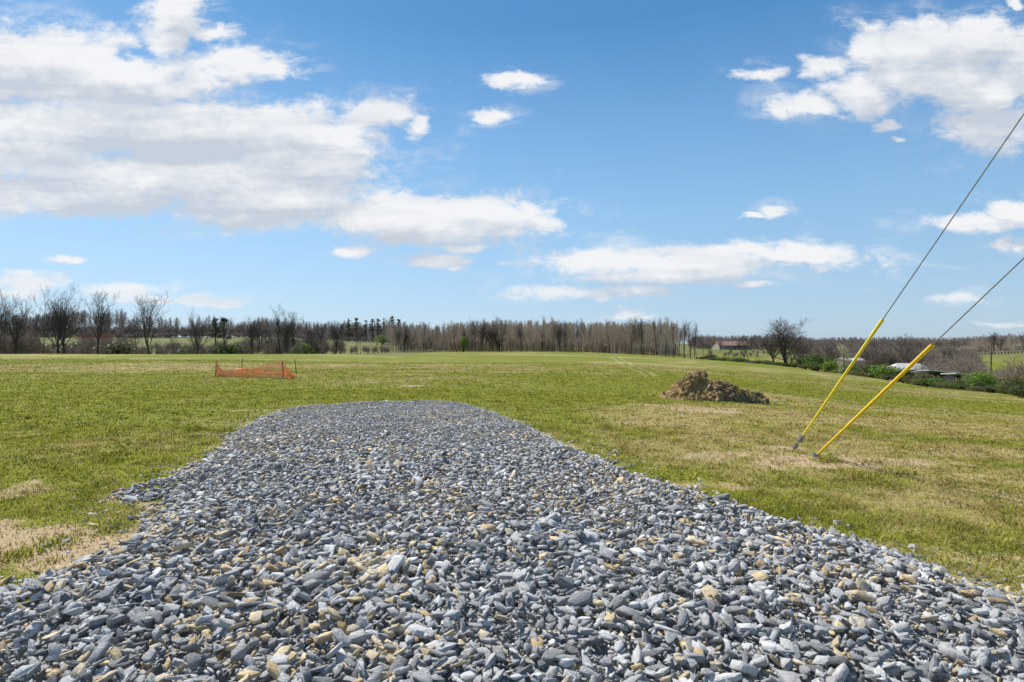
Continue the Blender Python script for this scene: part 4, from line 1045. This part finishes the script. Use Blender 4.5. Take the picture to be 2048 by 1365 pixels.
def pile_h(x, y):
    # main heap, shoulder, tail on the right
    def mound(cx, cy, rx, ry, h, p=1.15): return h*np.clip(1-(((x-cx)/rx)**2+((y-cy)/ry)**2)**.5, 0, 1)**p
    z = np.maximum.reduce([mound(-.50, .05, 1.42, 1.35, 1.22, .85)*.86, mound(.30, .1, 1.15, 1.2, .84, .7), mound(.85, -.05, 1.25, 1.0, .62, .85), mound(-1.0, -.15, .92, .8, .45), mound(.1, -.45, 1.7, .75, .36, .8), mound(1.15, -.25, .9, .6, .34, .7)])
    m_ = sstep(0, .2, z)
    z = z+m_*((fbm(x, y, 1.9, 4, 61)-.5)*.55+(.12-np.abs(fbm(x, y, 3.6, 4, 63, .6)-.5))*.55+(fbm(x, y, 11, 3, 65)-.5)*.13)
    z = z-m_*.16*sstep(.55, .7, fbm(x+3, y, 1.7, 2, 67))
    return z*.87-.05*(1-m_)
gx = np.arange(-2.25, 2.35, .022); gy = np.arange(-1.5, 1.6, .022); PX, PY = np.meshgrid(gx, gy); PZ = pile_h(PX, PY)
offz = H(PX+PL.x, PY+PL.y)-PL.z
# push clods outwards so the surface overhangs a little
PXo = PX+(fbm(PX, PZ*3+PY, 4, 3, 71)-.5)*.16*(PZ > .05); PYo = PY+(fbm(PX+9, PZ*3+PY, 4, 3, 73)-.5)*.16*(PZ > .05)
V_ = np.stack([PXo, PYo, PZ+offz], 2).reshape(-1, 3); ny, nx = PX.shape
ii, jj = np.meshgrid(np.arange(ny-1), np.arange(nx-1), indexing='ij'); fq = np.stack([ii*nx+jj, ii*nx+jj+1, (ii+1)*nx+jj+1, (ii+1)*nx+jj], -1).reshape(-1, 4)
kf = (PZ.ravel()[fq].max(1) > .0); used = np.unique(fq[kf]); rem = -np.ones(len(V_), int); rem[used] = np.arange(len(used))
mesh_np('soil', V_[used], rem[fq[kf]], m_dirt, smooth=False, parent=pe)
N = 900; x = RS.normal(0, 1.15, N); y = RS.normal(-.15, .75, N); z = np.maximum(pile_h(x, y), 0); k = (np.hypot(x/2.7, y/1.9) < 1); x, y, z = x[k], y[k], z[k]; N = len(x)
s = .03+.13*RS.rand(N)**4; cl = [hull(14, 1, .85, .7, 900+i, .2) for i in range(10)]
v, f, a = scatter(cl, np.stack([x, y, z+s*.12+H(x+PL.x, y+PL.y)-PL.z], 1), rotm(RS.uniform(0, 6, N), RS.uniform(0, 6, N), RS.uniform(0, 6, N)), s, {'rnd': RS.rand(N)})
co_ = mesh_np('clods', v, f, m_dirt, parent=pe); co_['kind'] = 'stuff'
m_slab = simple('pale_stone', (.52, .42, .30), .9, .15, 6., .3)
for (x, y, s) in [(-.35, -.55, .26), (.98, -.2, .24), (-.85, -.55, .16), (-.15, -.75, .13), (1.35, -.1, .12)]:
    v, f = hull(16, s, s*.75, s*.35, int(abs(x)*1000), .5); o = mesh_np('stone', v, f, m_slab, parent=pe); o.location = (x, y, float(pile_h(x, y))+s*.08+float(H(x+PL.x, y+PL.y))-PL.z); o.rotation_euler = (.5, .35, x*5)
for i, (x, y, s) in enumerate([(.25, -.35, .55), (.62, -.25, .5), (-.35, -.05, .45), (.05, .1, .4), (.95, -.3, .42), (1.35, -.35, .36), (-.05, -.62, .38), (-.62, -.2, .36), (.45, .05, .45), (1.7, -.3, .3), (-1.0, -.45, .3), (.72, -.62, .34), (-.5, .1, .34)]):
    v, f = hull(40, s, s*.8, s*.5, 700+i, .1)
    bm = bmesh.new(); vs = [bm.verts.new(q) for q in v]
    for q in f: bm.faces.new([vs[j] for j in q])
    bmesh.ops.subdivide_edges(bm, edges=bm.edges[:], cuts=2, use_grid_fill=True)
    for w_ in bm.verts:
        nn = float(fbm(w_.co.x*9+i, w_.co.y*9+w_.co.z*7, 1., 3, 401+i))-.5; w_.co += w_.co.normalized()*nn*s*.45
    bmesh.ops.triangulate(bm, faces=bm.faces[:]); me_ = bpy.data.meshes.new('sod_clump'); bm.to_mesh(me_); bm.free(); me_.materials.append(m_dirt)
    o = bpy.data.objects.new('sod_clump', me_); COL.objects.link(o); o.parent = pe
    o.location = (x, y, float(pile_h(x, y))+s*.06+float(H(x+PL.x, y+PL.y))-PL.z); o.rotation_euler = (.5*math.sin(i*2.1), .6*math.cos(i*1.3), i*1.1)
# sod roots / grass on the heap
N = 5000; x = RS.uniform(-2.2, 2.25, N); y = RS.uniform(-1.3, 1.2, N); z = pile_h(x, y); w_ = fbm(x, y, 1.6, 3, 83); k = (z > .05) & (RS.rand(N) < sstep(.42, .58, w_)); x, y, z = x[k], y[k], z[k]; N = len(x)
v, f, t_, r2 = blades(x, y, z+H(x+PL.x, y+PL.y)-PL.z, RS.uniform(.05, .13, N), RS.uniform(.006, .011, N), RS.uniform(.3, 1.5, N), RS.uniform(0, 6.28, N), (RS.rand(N) < .6)*.85, RS.rand(N))
sg = mesh_np('sod_grass', v, f, m_grass, {'tone': t_, 'rnd': r2}, parent=pe); sg['kind'] = 'stuff'

# weeds near the anchors and along the drive
def weed(px, row, hgt, wid, n, label, dryf=.15):
    x0, y0 = g2w(px, row); e = empty('weed_clump', (x0, y0, float(H(x0, y0))))
    x = RS.normal(0, wid*.4, n); y = RS.normal(0, wid*.4, n); n_ = n; h = hgt*.8*RS.uniform(.4, 1.1, n)*np.exp(-(x*x+y*y)/(wid*wid))
    v, f, t_, r2 = blades(x, y, H(x+x0, y+y0)-e.location.z, h, np.full(n, .0045), RS.uniform(.5, 1.4, n), RS.uniform(0, 6.28, n), (RS.rand(n) < dryf+.15)*.8, RS.rand(n))
    mesh_np('leaves', v, f, m_grass, {'tone': t_, 'rnd': r2}, parent=e); tag(e, label, 'weeds', 'green weed clumps in the grass'); return e
weed(1655, 925, .13, .26, 380, 'green weed tuft right at the foot of the right guard', .3)
weed(1700, 950, .10, .36, 420, 'green weed clump between the right guard and the drive edge')
weed(1760, 965, .09, .40, 600, 'low green weed clump further right of the guards')
weed(1215, 858, .10, .4, 300, 'low weed clump right of the far end of the drive')
weed(232, 1052, .10, .25, 280, 'green tuft at the left edge of the drive beside bare soil')
weed(110, 1085, .10, .35, 280, 'green tuft on the bare soil at the left')
weed(20, 1115, .11, .30, 260, 'green tuft at the far left above the stones')
